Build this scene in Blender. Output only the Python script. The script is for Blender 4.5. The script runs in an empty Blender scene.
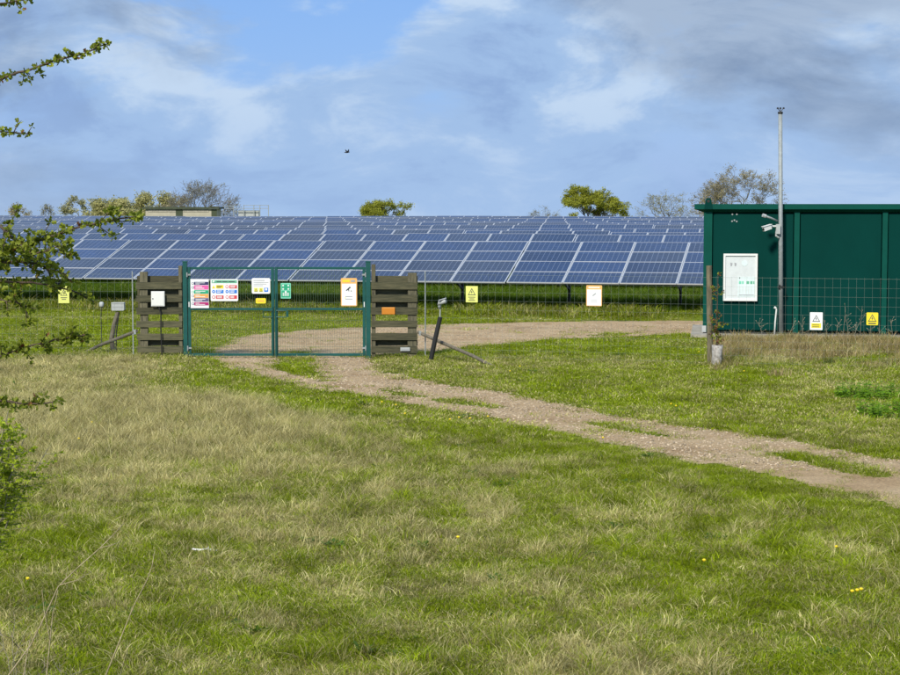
import bpy, math, random
import numpy as np
from mathutils import Vector, Matrix, Euler

# ------------------------------------------------------------------ camera, sky, sun, exposure
scene = bpy.context.scene
F_PX, CAM_H, HORIZON = 1800.0, 3.25, 207.0          # focal length in px of a 900 px wide picture
PITCH = math.atan((337.5 - HORIZON) / F_PX)
cam_data = bpy.data.cameras.new('camera')
cam = bpy.data.objects.new('camera', cam_data)
scene.collection.objects.link(cam)
cam.location = (0, 0, CAM_H)
cam.rotation_euler = (math.pi / 2 - PITCH, 0, 0)
cam_data.sensor_width = 36.0
cam_data.lens = 36.0 * F_PX / 900.0
cam_data.clip_start = 0.1
cam_data.clip_end = 20000
scene.camera = cam

SUN_EL, SUN_AZ = math.radians(39), math.radians(205)     # azimuth clockwise from +Y (view direction): behind, a little left
sun_dir = Vector((math.sin(SUN_AZ) * math.cos(SUN_EL), math.cos(SUN_AZ) * math.cos(SUN_EL), math.sin(SUN_EL)))
sd = bpy.data.lights.new('sun', 'SUN')
sd.energy = 3.9
sd.angle = math.radians(7)
sd.color = (1.0, 0.945, 0.80)
sun = bpy.data.objects.new('sun', sd)
scene.collection.objects.link(sun)
sun.rotation_euler = (-sun_dir).to_track_quat('-Z', 'Y').to_euler()

world = bpy.data.worlds.new('World')
scene.world = world
world.use_nodes = True


def build_world():
    nt = world.node_tree
    N, L = nt.nodes, nt.links
    N.clear()
    out = N.new('ShaderNodeOutputWorld')
    bg = N.new('ShaderNodeBackground')
    bg.inputs['Strength'].default_value = 0.1
    sky = N.new('ShaderNodeTexSky')
    sky.sky_type = 'NISHITA'
    sky.sun_disc = False
    sky.sun_elevation = SUN_EL
    sky.sun_rotation = SUN_AZ
    sky.air_density = 1.0
    sky.dust_density = 0.6
    sky.ozone_density = 2.0
    tc = N.new('ShaderNodeTexCoord')

    def mapping(sx, sy, sz, ox, oy, oz):
        m = N.new('ShaderNodeMapping')
        m.inputs['Scale'].default_value = (sx, sy, sz)
        m.inputs['Location'].default_value = (ox, oy, oz)
        L.new(tc.outputs['Generated'], m.inputs['Vector'])
        return m

    def noise(m, scale, detail, rough, dist=0.0):
        n = N.new('ShaderNodeTexNoise')
        n.inputs['Scale'].default_value = scale
        n.inputs['Detail'].default_value = detail
        n.inputs['Roughness'].default_value = rough
        n.inputs['Distortion'].default_value = dist
        L.new(m.outputs[0], n.inputs['Vector'])
        return n

    def ramp(src, stops):
        r = N.new('ShaderNodeValToRGB')
        r.color_ramp.interpolation = 'EASE'
        el = r.color_ramp.elements
        while len(el) < len(stops):
            el.new(0.5)
        for e, (p, c) in zip(el, stops):
            e.position = p
            e.color = (*c, 1)
        L.new(src, r.inputs[0])
        return r

    def mix(fac, a, b):
        m = N.new('ShaderNodeMix')
        m.data_type = 'RGBA'
        for sock, v in ((m.inputs['Factor'], fac), (m.inputs['A'], a), (m.inputs['B'], b)):
            if hasattr(v, 'is_output'):
                L.new(v, sock)
            elif isinstance(v, tuple):
                sock.default_value = (*v, 1)
            else:
                sock.default_value = v
        return m.outputs['Result']

    # broken stratocumulus: cover, two tones, and heavier grey masses
    cover = noise(mapping(1, 1, 2.6, *CLOUD_COVER), 5.0, 9, 0.58, 0.3)
    cov = ramp(cover.outputs['Fac'], [(0.35, (0, 0, 0)), (0.47, (1, 1, 1))])
    tone = noise(mapping(1, 1, 2.3, *CLOUD_TONE), 9.0, 10, 0.6, 0.4)
    cloud = ramp(tone.outputs['Fac'], [(0.35, (2.2, 3.35, 5.6)), (0.48, (2.85, 4.2, 6.4)), (0.62, (4.4, 5.55, 7.1))])
    big = noise(mapping(1, 1, 2.0, *CLOUD_BIG), 3.4, 8, 0.55, 0.3)
    grey = ramp(big.outputs['Fac'], [(0.52, (0, 0, 0)), (0.64, (0.9, 0.9, 0.9))])
    dark = ramp(tone.outputs['Fac'], [(0.36, (1.65, 2.35, 3.6)), (0.62, (2.9, 3.75, 5.1))])
    cl = mix(grey.outputs['Color'], cloud.outputs['Color'], dark.outputs['Color'])
    # haze low down: pale blue
    sep = N.new('ShaderNodeSeparateXYZ')
    L.new(tc.outputs['Generated'], sep.inputs[0])
    hz = ramp(sep.outputs['Z'], [(0.0, (1, 1, 1)), (0.075, (0, 0, 0))])
    clear = mix(0.7, sky.outputs['Color'], (1.2, 2.9, 7.0))
    c1 = mix(cov.outputs['Color'], clear, cl)
    hmul = N.new('ShaderNodeMath')
    hmul.operation = 'MULTIPLY'
    hmul.inputs[1].default_value = 0.55
    L.new(hz.outputs['Color'], hmul.inputs[0])
    c2 = mix(hmul.outputs[0], c1, (3.0, 4.3, 6.5))
    L.new(c2, bg.inputs['Color'])
    L.new(bg.outputs[0], out.inputs['Surface'])


CLOUD_COVER, CLOUD_TONE, CLOUD_BIG = (0.69, 2.71, 5.42), (8.7, 8.04, 2.69), (2.65, 7.37, 4.2)
build_world()

vs = scene.view_settings
scene.display_settings.display_device = 'sRGB'
vs.view_transform = 'Standard'
vs.look = 'None'
vs.exposure = 0.33
vs.gamma = 1.0
vs.use_curve_mapping = False
scene.cycles.max_bounces = 6
scene.cycles.diffuse_bounces = 2
scene.cycles.glossy_bounces = 2
scene.cycles.transmission_bounces = 2
scene.cycles.transparent_max_bounces = 6
scene.cycles.use_denoising = True
scene.cycles.sample_clamp_indirect = 4.0

random.seed(7)
rng = np.random.default_rng(11)
R, D = random.random, math.radians
COL = scene.collection


# ------------------------------------------------------------------ geometry helpers
CP, SP = math.cos(PITCH), math.sin(PITCH)


def ray(x, y):
    a, b = (x - 450) / F_PX, (337.5 - y) / F_PX
    return Vector((a, CP + b * SP, -SP + b * CP))


def G(x, y, z=0.0):
    """where the line of sight through picture point (x, y) meets the level z"""
    d = ray(x, y)
    t = (z - CAM_H) / d.z
    return Vector((d.x * t, d.y * t, z))


def P(x, y, depth):
    """the point at distance `depth` (along +Y) seen at picture point (x, y)"""
    d = ray(x, y)
    t = depth / d.y
    return Vector((d.x * t, depth, CAM_H + d.z * t))


def to_px(X, Y, Z=0.0):
    zz = Z - CAM_H
    fwd = Y * CP - zz * SP
    up = Y * SP + zz * CP
    return 450 + F_PX * X / fwd, 337.5 - F_PX * up / fwd


class MB:
    def __init__(s):
        s.v, s.f, s.m, s.uv = [], [], [], []

    def add(s, verts, faces, mi=0):
        o = len(s.v)
        s.v += [tuple(p) for p in verts]
        s.f += [tuple(i + o for i in f) for f in faces]
        s.m += [mi] * len(faces)

    def box(s, c, size, mi=0, rot=None):
        hx, hy, hz = size[0] / 2, size[1] / 2, size[2] / 2
        vv = [Vector((x, y, z)) for x in (-hx, hx) for y in (-hy, hy) for z in (-hz, hz)]
        if rot is not None:
            vv = [rot @ p for p in vv]
        c = Vector(c)
        s.add([p + c for p in vv], [(0, 1, 3, 2), (4, 6, 7, 5), (0, 4, 5, 1), (2, 3, 7, 6), (0, 2, 6, 4), (1, 5, 7, 3)], mi)

    def beam(s, a, b, w, h, mi=0):
        a, b = Vector(a), Vector(b)
        d = b - a
        q = d.to_track_quat('X', 'Z').to_matrix()
        s.box((a + b) / 2, (d.length, w, h), mi, q)

    def tube(s, pts, rad, n=8, mi=0, cap=True):
        pts = [Vector(p) for p in pts]
        if not isinstance(rad, (list, tuple)):
            rad = [rad] * len(pts)
        o = len(s.v)
        ref = None
        for i, p in enumerate(pts):
            d = pts[min(i + 1, len(pts) - 1)] - pts[max(i - 1, 0)]
            if d.length < 1e-9:
                d = Vector((0, 0, 1))
            d.normalize()
            if ref is None:
                ref = Vector((1, 0, 0)) if abs(d.x) < 0.9 else Vector((0, 1, 0))
            u = (ref - d * ref.dot(d)).normalized()
            w = d.cross(u)
            ref = u
            for k in range(n):
                a = 2 * math.pi * k / n
                s.v.append(tuple(p + (u * math.cos(a) + w * math.sin(a)) * rad[i]))
        for i in range(len(pts) - 1):
            for k in range(n):
                s.f.append((o + i * n + k, o + i * n + (k + 1) % n, o + (i + 1) * n + (k + 1) % n, o + (i + 1) * n + k))
                s.m.append(mi)
        if cap:
            s.f.append(tuple(o + k for k in reversed(range(n))))
            s.f.append(tuple(o + (len(pts) - 1) * n + k for k in range(n)))
            s.m += [mi, mi]

    def poly(s, pts, mi=0):
        s.add(pts, [tuple(range(len(pts)))], mi)

    def prism(s, pts, ext, mi=0):
        """closed outline (list of Vectors) pushed along ext"""
        ext = Vector(ext)
        n = len(pts)
        vv = [Vector(p) for p in pts] + [Vector(p) + ext for p in pts]
        s.add(vv, [tuple(range(n)), tuple(reversed(range(n, 2 * n)))] + [(i, i + n, (i + 1) % n + n, (i + 1) % n) for i in range(n)], mi)

    def mesh(s, name, mats, smooth=False):
        me = bpy.data.meshes.new(name)
        me.from_pydata(s.v, [], s.f)
        for m in (mats if isinstance(mats, (list, tuple)) else [mats]):
            me.materials.append(m)
        if any(s.m):
            me.polygons.foreach_set('material_index', s.m)
        if smooth:
            me.polygons.foreach_set('use_smooth', [True] * len(me.polygons))
        me.update()
        return me

    def build(s, name, mats, parent=None, smooth=False, local=True):
        """link as one mesh object; with a parent the coordinates given are world coordinates unless local"""
        o = bpy.data.objects.new(name, s.mesh(name, mats, smooth))
        COL.objects.link(o)
        if parent is not None:
            o.parent = parent
            if not local:
                o.matrix_parent_inverse = parent.matrix_basis.inverted()
        return o


def tag(o, label=None, cat=None, group=None, kind=None):
    for k, v in (('label', label), ('category', cat), ('group', group), ('kind', kind)):
        if v:
            o[k] = v
    return o


def empty(name, loc=(0, 0, 0), rz=0.0, label=None, cat=None, group=None):
    o = bpy.data.objects.new(name, None)
    COL.objects.link(o)
    o.location = loc
    o.rotation_euler = (0, 0, rz)
    o.empty_display_size = 0.1
    return tag(o, label, cat, group)


# ------------------------------------------------------------------ materials
def mat(name, color, rough=0.7, metal=0.0, var=0.0, scale=8.0, color2=None, bump=0.0, spec=0.5, stretch=(1, 1, 1), coat=0.0, detail=6, rnd=0.0):
    m = bpy.data.materials.new(name)
    m.use_nodes = True
    nt = m.node_tree
    N, L = nt.nodes, nt.links
    b = N['Principled BSDF']
    b.inputs['Roughness'].default_value = rough
    b.inputs['Metallic'].default_value = metal
    b.inputs['Specular IOR Level'].default_value = spec
    b.inputs['Coat Weight'].default_value = coat
    c2 = color2 or tuple(c * (1 - var) for c in color)
    tc = N.new('ShaderNodeTexCoord')
    mp = N.new('ShaderNodeMapping')
    mp.inputs['Scale'].default_value = stretch
    L.new(tc.outputs['Object'], mp.inputs['Vector'])
    n = N.new('ShaderNodeTexNoise')
    n.inputs['Scale'].default_value = scale
    n.inputs['Detail'].default_value = detail
    n.inputs['Roughness'].default_value = 0.65
    L.new(mp.outputs[0], n.inputs['Vector'])
    r = N.new('ShaderNodeValToRGB')
    r.color_ramp.elements[0].position = 0.36
    r.color_ramp.elements[1].position = 0.64
    r.color_ramp.elements[0].color = (*c2, 1)
    r.color_ramp.elements[1].color = (*color, 1)
    L.new(n.outputs['Fac'], r.inputs[0])
    src = r.outputs['Color']
    if rnd:
        oi = N.new('ShaderNodeObjectInfo')
        mr = N.new('ShaderNodeMapRange')
        mr.inputs['To Min'].default_value = 1 - rnd
        mr.inputs['To Max'].default_value = 1 + rnd
        L.new(oi.outputs['Random'], mr.inputs['Value'])
        mu = N.new('ShaderNodeMix')
        mu.data_type = 'RGBA'
        mu.blend_type = 'MULTIPLY'
        mu.inputs['Factor'].default_value = 1
        L.new(src, mu.inputs['A'])
        L.new(mr.outputs[0], mu.inputs['B'])
        src = mu.outputs['Result']
    L.new(src, b.inputs['Base Color'])
    if bump:
        bp = N.new('ShaderNodeBump')
        bp.inputs['Strength'].default_value = bump
        bp.inputs['Distance'].default_value = 0.02
        L.new(n.outputs['Fac'], bp.inputs['Height'])
        L.new(bp.outputs[0], b.inputs['Normal'])
    return m


M = {}
M['gate'] = mat('gate_green_paint', (0.004, 0.082, 0.074), 0.42, var=0.25, scale=5)
M['gate_wire'] = mat('gate_wire_green', (0.10, 0.16, 0.11), 0.5, var=0.3)
M['galv'] = mat('galvanised_steel', (0.30, 0.33, 0.34), 0.6, 0.15, var=0.25, scale=14)
M['wire'] = mat('fence_wire', (0.22, 0.27, 0.24), 0.5, 0.3, var=0.3)
M['dark_metal'] = mat('dark_metal', (0.035, 0.036, 0.038), 0.5, 0.3, var=0.3)
M['black'] = mat('black_plastic', (0.012, 0.012, 0.013), 0.55, var=0.3)
M['white'] = mat('white_plastic', (0.74, 0.75, 0.74), 0.45, var=0.08, scale=4)
M['grey_box'] = mat('grey_plastic', (0.42, 0.44, 0.45), 0.5, var=0.15)
M['wood_dark'] = mat('weathered_plank', (0.110, 0.100, 0.055), 0.9, scale=6, color2=(0.040, 0.042, 0.022), stretch=(0.6, 3, 9), bump=0.4, rnd=0.25)
M['wood_post'] = mat('weathered_post', (0.235, 0.20, 0.13), 0.9, scale=6, color2=(0.09, 0.08, 0.052), stretch=(6, 6, 0.7), bump=0.4, rnd=0.15)
M['screen_post'] = mat('screen_post', (0.15, 0.135, 0.085), 0.9, scale=6, color2=(0.055, 0.052, 0.032), stretch=(6, 6, 0.7), bump=0.4, rnd=0.15)
M['wood_grey'] = mat('grey_old_wood', (0.20, 0.175, 0.13), 0.9, scale=9, color2=(0.06, 0.053, 0.04), stretch=(5, 5, 1), bump=0.5)
M['bark'] = mat('bark', (0.11, 0.085, 0.06), 0.95, var=0.5, scale=6, bump=0.4)
M['twig'] = mat('twig_bark', (0.10, 0.07, 0.05), 0.9, var=0.5, scale=30)
M['bare_twig'] = mat('bare_tree_bark', (0.20, 0.185, 0.165), 0.95, var=0.35, scale=2)
M['weed'] = mat('weed_stem_grey', (0.30, 0.27, 0.20), 0.9, var=0.4, scale=20)
M['dead_stem'] = mat('dead_stem_straw', (0.42, 0.35, 0.21), 0.85, scale=20, color2=(0.22, 0.17, 0.10))
M['cab_green'] = mat('container_green', (0.001, 0.040, 0.034), 0.7, spec=0.05, scale=0.9, color2=(0.0008, 0.034, 0.029), stretch=(1, 1, 0.5))
M['cab_rib'] = mat('container_rib_green', (0.0015, 0.068, 0.052), 0.6, spec=0.1, var=0.15, scale=3)
M['concrete'] = mat('concrete', (0.40, 0.37, 0.32), 0.9, scale=5, color2=(0.24, 0.22, 0.18), bump=0.3)
M['guard'] = mat('tree_guard_plastic', (0.42, 0.40, 0.38), 0.6, scale=14, color2=(0.16, 0.14, 0.12))
for k, c in dict(sign_white=(0.80, 0.81, 0.83), navy=(0.035, 0.03, 0.12), pink=(0.72, 0.10, 0.38), sgreen=(0.02, 0.36, 0.19), orange=(0.78, 0.37, 0.10),
                 violet=(0.12, 0.10, 0.22), magenta=(0.42, 0.015, 0.16), header_green=(0.13, 0.42, 0.27), yellow=(0.80, 0.66, 0.03), red=(0.62, 0.05, 0.07),
                 blue=(0.03, 0.20, 0.68), print_grey=(0.34, 0.35, 0.38), print_dark=(0.05, 0.055, 0.07), lime=(0.72, 0.74, 0.20), pale_orange=(0.80, 0.44, 0.14),
                 rust_orange=(0.56, 0.20, 0.015), board=(0.62, 0.66, 0.68), mint=(0.20, 0.62, 0.45), paper=(0.66, 0.76, 0.78)).items():
    M[k] = mat(k, c, 0.45, var=0.10, scale=6)
M['bird'] = mat('bird_dark', (0.03, 0.03, 0.035), 0.8, var=0.2)
M['flower'] = mat('dandelion_yellow', (0.85, 0.62, 0.01), 0.7, var=0.2)
M['cabin_wall'] = mat('cabin_wall', (0.42, 0.39, 0.31), 0.8, var=0.2, scale=1)
M['cabin_roof'] = mat('cabin_roof', (0.05, 0.065, 0.035), 0.8, var=0.3, scale=1)


def leaf_mat(name, c1, c2, scale=1.5, rough=0.6, trans=0.35):
    m = bpy.data.materials.new(name)
    m.use_nodes = True
    nt = m.node_tree
    N, L = nt.nodes, nt.links
    N.clear()
    out = N.new('ShaderNodeOutputMaterial')
    df = N.new('ShaderNodeBsdfPrincipled')
    df.inputs['Roughness'].default_value = rough
    df.inputs['Specular IOR Level'].default_value = 0.3
    tr = N.new('ShaderNodeBsdfTranslucent')
    mx = N.new('ShaderNodeMixShader')
    mx.inputs[0].default_value = trans
    g = N.new('ShaderNodeNewGeometry')
    r = N.new('ShaderNodeValToRGB')
    r.color_ramp.elements[0].color = (*c1, 1)
    r.color_ramp.elements[1].color = (*c2, 1)
    L.new(g.outputs['Random Per Island'], r.inputs[0])
    L.new(r.outputs[0], df.inputs['Base Color'])
    L.new(r.outputs[0], tr.inputs['Color'])
    L.new(df.outputs[0], mx.inputs[1])
    L.new(tr.outputs[0], mx.inputs[2])
    L.new(mx.outputs[0], out.inputs['Surface'])
    return m


M['oak_leaf'] = leaf_mat('oak_spring_leaf', (0.16, 0.18, 0.015), (0.40, 0.41, 0.045))
M['pale_leaf'] = leaf_mat('pale_spring_leaf', (0.26, 0.26, 0.13), (0.42, 0.40, 0.20))
M['gold_leaf'] = leaf_mat('golden_hedge_leaf', (0.30, 0.29, 0.11), (0.50, 0.47, 0.20))
M['bud_leaf'] = leaf_mat('opening_buds', (0.24, 0.20, 0.11), (0.40, 0.35, 0.18))
M['haw_leaf'] = leaf_mat('hawthorn_leaf', (0.10, 0.135, 0.012), (0.30, 0.34, 0.035), trans=0.4)
M['haw_bud'] = leaf_mat('hawthorn_red_tip', (0.16, 0.05, 0.03), (0.28, 0.14, 0.05))
M['shrub_leaf'] = leaf_mat('bright_shrub_leaf', (0.24, 0.32, 0.012), (0.48, 0.56, 0.04), trans=0.4)
M['dock'] = leaf_mat('dock_leaf', (0.045, 0.095, 0.010), (0.11, 0.19, 0.02))
M['nettle'] = leaf_mat('nettle_leaf', (0.08, 0.18, 0.004), (0.20, 0.36, 0.012))


def grass_mat(name, green1, green2, dry1, dry2):
    """blade colour: per-blade tone, mixed towards straw by the tuft's own dryness"""
    m = bpy.data.materials.new(name)
    m.use_nodes = True
    nt = m.node_tree
    N, L = nt.nodes, nt.links
    N.clear()
    out = N.new('ShaderNodeOutputMaterial')
    df = N.new('ShaderNodeBsdfDiffuse')
    tr = N.new('ShaderNodeBsdfTranslucent')
    mx = N.new('ShaderNodeMixShader')
    mx.inputs[0].default_value = 0.3
    tone = N.new('ShaderNodeAttribute')
    tone.attribute_name = 'tone'
    dry = N.new('ShaderNodeAttribute')
    dry.attribute_type = 'INSTANCER'
    dry.attribute_name = 'dry'
    r1 = N.new('ShaderNodeValToRGB')
    r1.color_ramp.elements[0].color = (*green1, 1)
    r1.color_ramp.elements[1].color = (*green2, 1)
    r2 = N.new('ShaderNodeValToRGB')
    r2.color_ramp.elements[0].color = (*dry1, 1)
    r2.color_ramp.elements[1].color = (*dry2, 1)
    L.new(tone.outputs['Fac'], r1.inputs[0])
    L.new(tone.outputs['Fac'], r2.inputs[0])
    # a blade is straw when its own draw lies under the tuft's dryness
    draw = N.new('ShaderNodeAttribute')
    draw.attribute_name = 'draw'
    sub = N.new('ShaderNodeMath')
    sub.operation = 'SUBTRACT'
    L.new(dry.outputs['Fac'], sub.inputs[0])
    L.new(draw.outputs['Fac'], sub.inputs[1])
    mr = N.new('ShaderNodeMapRange')
    mr.inputs['From Min'].default_value = -0.12
    mr.inputs['From Max'].default_value = 0.12
    L.new(sub.outputs[0], mr.inputs['Value'])
    mc = N.new('ShaderNodeMix')
    mc.data_type = 'RGBA'
    L.new(mr.outputs[0], mc.inputs['Factor'])
    L.new(r1.outputs[0], mc.inputs['A'])
    L.new(r2.outputs[0], mc.inputs['B'])
    val = N.new('ShaderNodeAttribute')
    val.attribute_type = 'INSTANCER'
    val.attribute_name = 'val'
    mv = N.new('ShaderNodeMix')
    mv.data_type = 'RGBA'
    mv.blend_type = 'MULTIPLY'
    mv.inputs['Factor'].default_value = 1
    L.new(mc.outputs['Result'], mv.inputs['A'])
    L.new(val.outputs['Fac'], mv.inputs['B'])
    L.new(mv.outputs['Result'], df.inputs['Color'])
    L.new(mv.outputs['Result'], tr.inputs['Color'])
    L.new(df.outputs[0], mx.inputs[1])
    L.new(tr.outputs[0], mx.inputs[2])
    L.new(mx.outputs[0], out.inputs['Surface'])
    return m


M['grass'] = grass_mat('grass_blade', (0.080, 0.135, 0.003), (0.34, 0.42, 0.018), (0.23, 0.185, 0.05), (0.78, 0.70, 0.36))
M['lush_shade_grass'] = grass_mat('lush_shade_grass_blade', (0.030, 0.070, 0.004), (0.13, 0.21, 0.016), (0.16, 0.15, 0.05), (0.40, 0.38, 0.18))  # deeper green of the growth, with extra panel shade put into the colour
M['dead_grass'] = grass_mat('dead_grass_blade', (0.13, 0.12, 0.02), (0.28, 0.25, 0.06), (0.20, 0.14, 0.06), (0.60, 0.47, 0.27))


def ground_mat(name, stops, scale, fine, bump):
    m = bpy.data.materials.new(name)
    m.use_nodes = True
    nt = m.node_tree
    N, L = nt.nodes, nt.links
    b = N['Principled BSDF']
    b.inputs['Roughness'].default_value = 0.95
    b.inputs['Specular IOR Level'].default_value = 0.15
    tc = N.new('ShaderNodeTexCoord')
    n1 = N.new('ShaderNodeTexNoise')
    n1.inputs['Scale'].default_value = scale
    n1.inputs['Detail'].default_value = 10
    n1.inputs['Roughness'].default_value = 0.68
    L.new(tc.outputs['Object'], n1.inputs['Vector'])
    n2 = N.new('ShaderNodeTexNoise')
    n2.inputs['Scale'].default_value = fine
    n2.inputs['Detail'].default_value = 4
    n2.inputs['Roughness'].default_value = 0.7
    L.new(tc.outputs['Object'], n2.inputs['Vector'])
    r = N.new('ShaderNodeValToRGB')
    el = r.color_ramp.elements
    while len(el) < len(stops):
        el.new(0.5)
    for e, (p, c) in zip(el, stops):
        e.position = p
        e.color = (*c, 1)
    L.new(n1.outputs['Fac'], r.inputs[0])
    mr = N.new('ShaderNodeMapRange')
    mr.inputs['From Min'].default_value = 0.3
    mr.inputs['From Max'].default_value = 0.7
    mr.inputs['To Min'].default_value = 0.62
    mr.inputs['To Max'].default_value = 1.25
    L.new(n2.outputs['Fac'], mr.inputs['Value'])
    mu = N.new('ShaderNodeMix')
    mu.data_type = 'RGBA'
    mu.blend_type = 'MULTIPLY'
    mu.inputs['Factor'].default_value = 1
    L.new(r.outputs[0], mu.inputs['A'])
    L.new(mr.outputs[0], mu.inputs['B'])
    L.new(mu.outputs['Result'], b.inputs['Base Color'])
    bp = N.new('ShaderNodeBump')
    bp.inputs['Strength'].default_value = bump
    bp.inputs['Distance'].default_value = 0.05
    L.new(n2.outputs['Fac'], bp.inputs['Height'])
    L.new(bp.outputs[0], b.inputs['Normal'])
    return m


M['ground'] = ground_mat('meadow_soil', [(0.32, (0.09, 0.11, 0.012)), (0.46, (0.13, 0.175, 0.014)), (0.56, (0.18, 0.185, 0.03)), (0.70, (0.23, 0.19, 0.06))], 0.55, 9, 0.8)
M['gravel'] = ground_mat('track_gravel', [(0.30, (0.33, 0.215, 0.11)), (0.45, (0.48, 0.335, 0.19)), (0.60, (0.55, 0.405, 0.245)), (0.75, (0.42, 0.285, 0.15))], 0.9, 28, 0.9)
M['stone'] = mat('pebble', (0.50, 0.41, 0.30), 0.9, scale=3, color2=(0.29, 0.22, 0.145), rnd=0.4)


def module_mat():
    m = bpy.data.materials.new('solar_cells')
    m.use_nodes = True
    nt = m.node_tree
    N, L = nt.nodes, nt.links
    b = N['Principled BSDF']
    uv = N.new('ShaderNodeUVMap')
    sep = N.new('ShaderNodeSeparateXYZ')
    L.new(uv.outputs[0], sep.inputs[0])

    def stripe(src, pitch, width):
        w = N.new('ShaderNodeMath'); w.operation = 'DIVIDE'; w.inputs[1].default_value = pitch
        L.new(src, w.inputs[0])
        f = N.new('ShaderNodeMath'); f.operation = 'FRACT'
        L.new(w.outputs[0], f.inputs[0])
        s = N.new('ShaderNodeMath'); s.operation = 'LESS_THAN'; s.inputs[1].default_value = width / pitch
        L.new(f.outputs[0], s.inputs[0])
        return s.outputs[0]
    a = stripe(sep.outputs['X'], 0.158, 0.014)
    c = stripe(sep.outputs['Y'], 0.158, 0.006)
    mxm = N.new('ShaderNodeMath'); mxm.operation = 'MAXIMUM'
    L.new(a, mxm.inputs[0]); L.new(c, mxm.inputs[1])
    oi = N.new('ShaderNodeObjectInfo')
    r = N.new('ShaderNodeValToRGB')
    for e, (p, cc) in zip(r.color_ramp.elements, [(0.0, (0.013, 0.021, 0.050)), (1.0, (0.014, 0.038, 0.120))]):
        e.position = p
        e.color = (*cc, 1)
    L.new(oi.outputs['Random'], r.inputs[0])
    # grain of polycrystalline cells
    v = N.new('ShaderNodeTexVoronoi')
    v.inputs['Scale'].default_value = 6.3
    L.new(uv.outputs[0], v.inputs['Vector'])
    vm = N.new('ShaderNodeMapRange')
    vm.inputs['To Min'].default_value = 0.8
    vm.inputs['To Max'].default_value = 1.2
    L.new(v.outputs['Color'], vm.inputs['Value'])
    mu = N.new('ShaderNodeMix'); mu.data_type = 'RGBA'; mu.blend_type = 'MULTIPLY'; mu.inputs['Factor'].default_value = 1
    L.new(r.outputs[0], mu.inputs['A']); L.new(vm.outputs[0], mu.inputs['B'])
    mc = N.new('ShaderNodeMix'); mc.data_type = 'RGBA'
    mc.inputs['B'].default_value = (0.12, 0.15, 0.22, 1)
    L.new(mxm.outputs[0], mc.inputs['Factor'])
    L.new(mu.outputs['Result'], mc.inputs['A'])
    L.new(mc.outputs['Result'], b.inputs['Base Color'])
    rr = N.new('ShaderNodeMapRange')
    rr.inputs['To Min'].default_value = 0.08
    rr.inputs['To Max'].default_value = 0.24
    L.new(oi.outputs['Random'], rr.inputs['Value'])
    L.new(rr.outputs[0], b.inputs['Roughness'])
    b.inputs['IOR'].default_value = 1.45
    return m


M['cells'] = module_mat()
M['alu'] = mat('module_frame_aluminium', (0.52, 0.54, 0.58), 0.45, 0.25, var=0.1)
M['backsheet'] = mat('module_backsheet', (0.10, 0.10, 0.11), 0.8, var=0.1)


# ------------------------------------------------------------------ numpy value noise for plant cover
_perm = rng.random((256, 256))


def vnoise(x, y):
    xi, yi = np.floor(x).astype(int), np.floor(y).astype(int)
    fx, fy = x - xi, y - yi
    fx, fy = fx * fx * (3 - 2 * fx), fy * fy * (3 - 2 * fy)
    g = lambda a, b: _perm[a % 256, b % 256]
    return (g(xi, yi) * (1 - fx) + g(xi + 1, yi) * fx) * (1 - fy) + (g(xi, yi + 1) * (1 - fx) + g(xi + 1, yi + 1) * fx) * fy


def fbm(x, y, o=4):
    s, a, t = 0, 0.5, 0
    for i in range(o):
        s = s + a * vnoise(x * 2 ** i + 17.3 * i, y * 2 ** i + 5.1 * i)
        t += a
        a *= 0.55
    return s / t


def poly_mask(poly, X, Y):
    """inside test for many points; poly is a list of (x, y)"""
    ins = np.zeros(X.shape, bool)
    n = len(poly)
    for i in range(n):
        x0, y0 = poly[i]
        x1, y1 = poly[(i + 1) % n]
        c = (y0 > Y) != (y1 > Y)
        ins ^= c & (X < (x1 - x0) * (Y - y0) / ((y1 - y0) if abs(y1 - y0) > 1e-9 else 1e-9) + x0)
    return ins


def poly_dist(poly, X, Y):
    d = np.full(X.shape, 1e9)
    n = len(poly)
    for i in range(n):
        ax, ay = poly[i]
        bx, by = poly[(i + 1) % n]
        vx, vy = bx - ax, by - ay
        t = np.clip(((X - ax) * vx + (Y - ay) * vy) / (vx * vx + vy * vy + 1e-12), 0, 1)
        d = np.minimum(d, np.hypot(X - ax - t * vx, Y - ay - t * vy))
    return d


# ------------------------------------------------------------------ the setting: ground, track, yard, slab
TH = math.atan(412 / F_PX)                      # the rows run this far out of square with the view
ROW_X = Vector((math.cos(TH), -math.sin(TH), 0))
ROW_Y = Vector((math.sin(TH), math.cos(TH), 0))
ORIG = P(505, 282, F_PX / 34.0)
LOW_Z = ORIG.z
ORIG.z = 0
BANK = 0.20


def level(v):
    """ground height by distance behind the front edge of the panels"""
    return BANK * np.clip((v + .4) / .9, 0, 1) - .014 * np.maximum(0, v - 184)


def ground_z(X, Y):
    return level((X - ORIG.x) * ROW_Y.x + (Y - ORIG.y) * ROW_Y.y)


def make_ground():
    vs_ = [-120, -60, -40, -25, -12, -5, -.4, .5, 5, 12, 30, 60, 100, 184, 250, 400, 700, 1500, 3500, 8000]
    mb = MB()
    for v in vs_:
        w = 90 + max(0, v + 53) * 1.2
        for i in range(9):
            p = ORIG + ROW_X * ((i / 8 * 2 - 1) * w) + ROW_Y * v
            mb.v.append((p.x, p.y, float(level(v))))
    for j in range(len(vs_) - 1):
        for i in range(8):
            mb.f.append((j * 9 + i, j * 9 + i + 1, (j + 1) * 9 + i + 1, (j + 1) * 9 + i))
            mb.m.append(0)
    tag(mb.build('ground', M['ground']), 'rough meadow ground running under fence and panels', None, None, 'structure')


make_ground()

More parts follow.
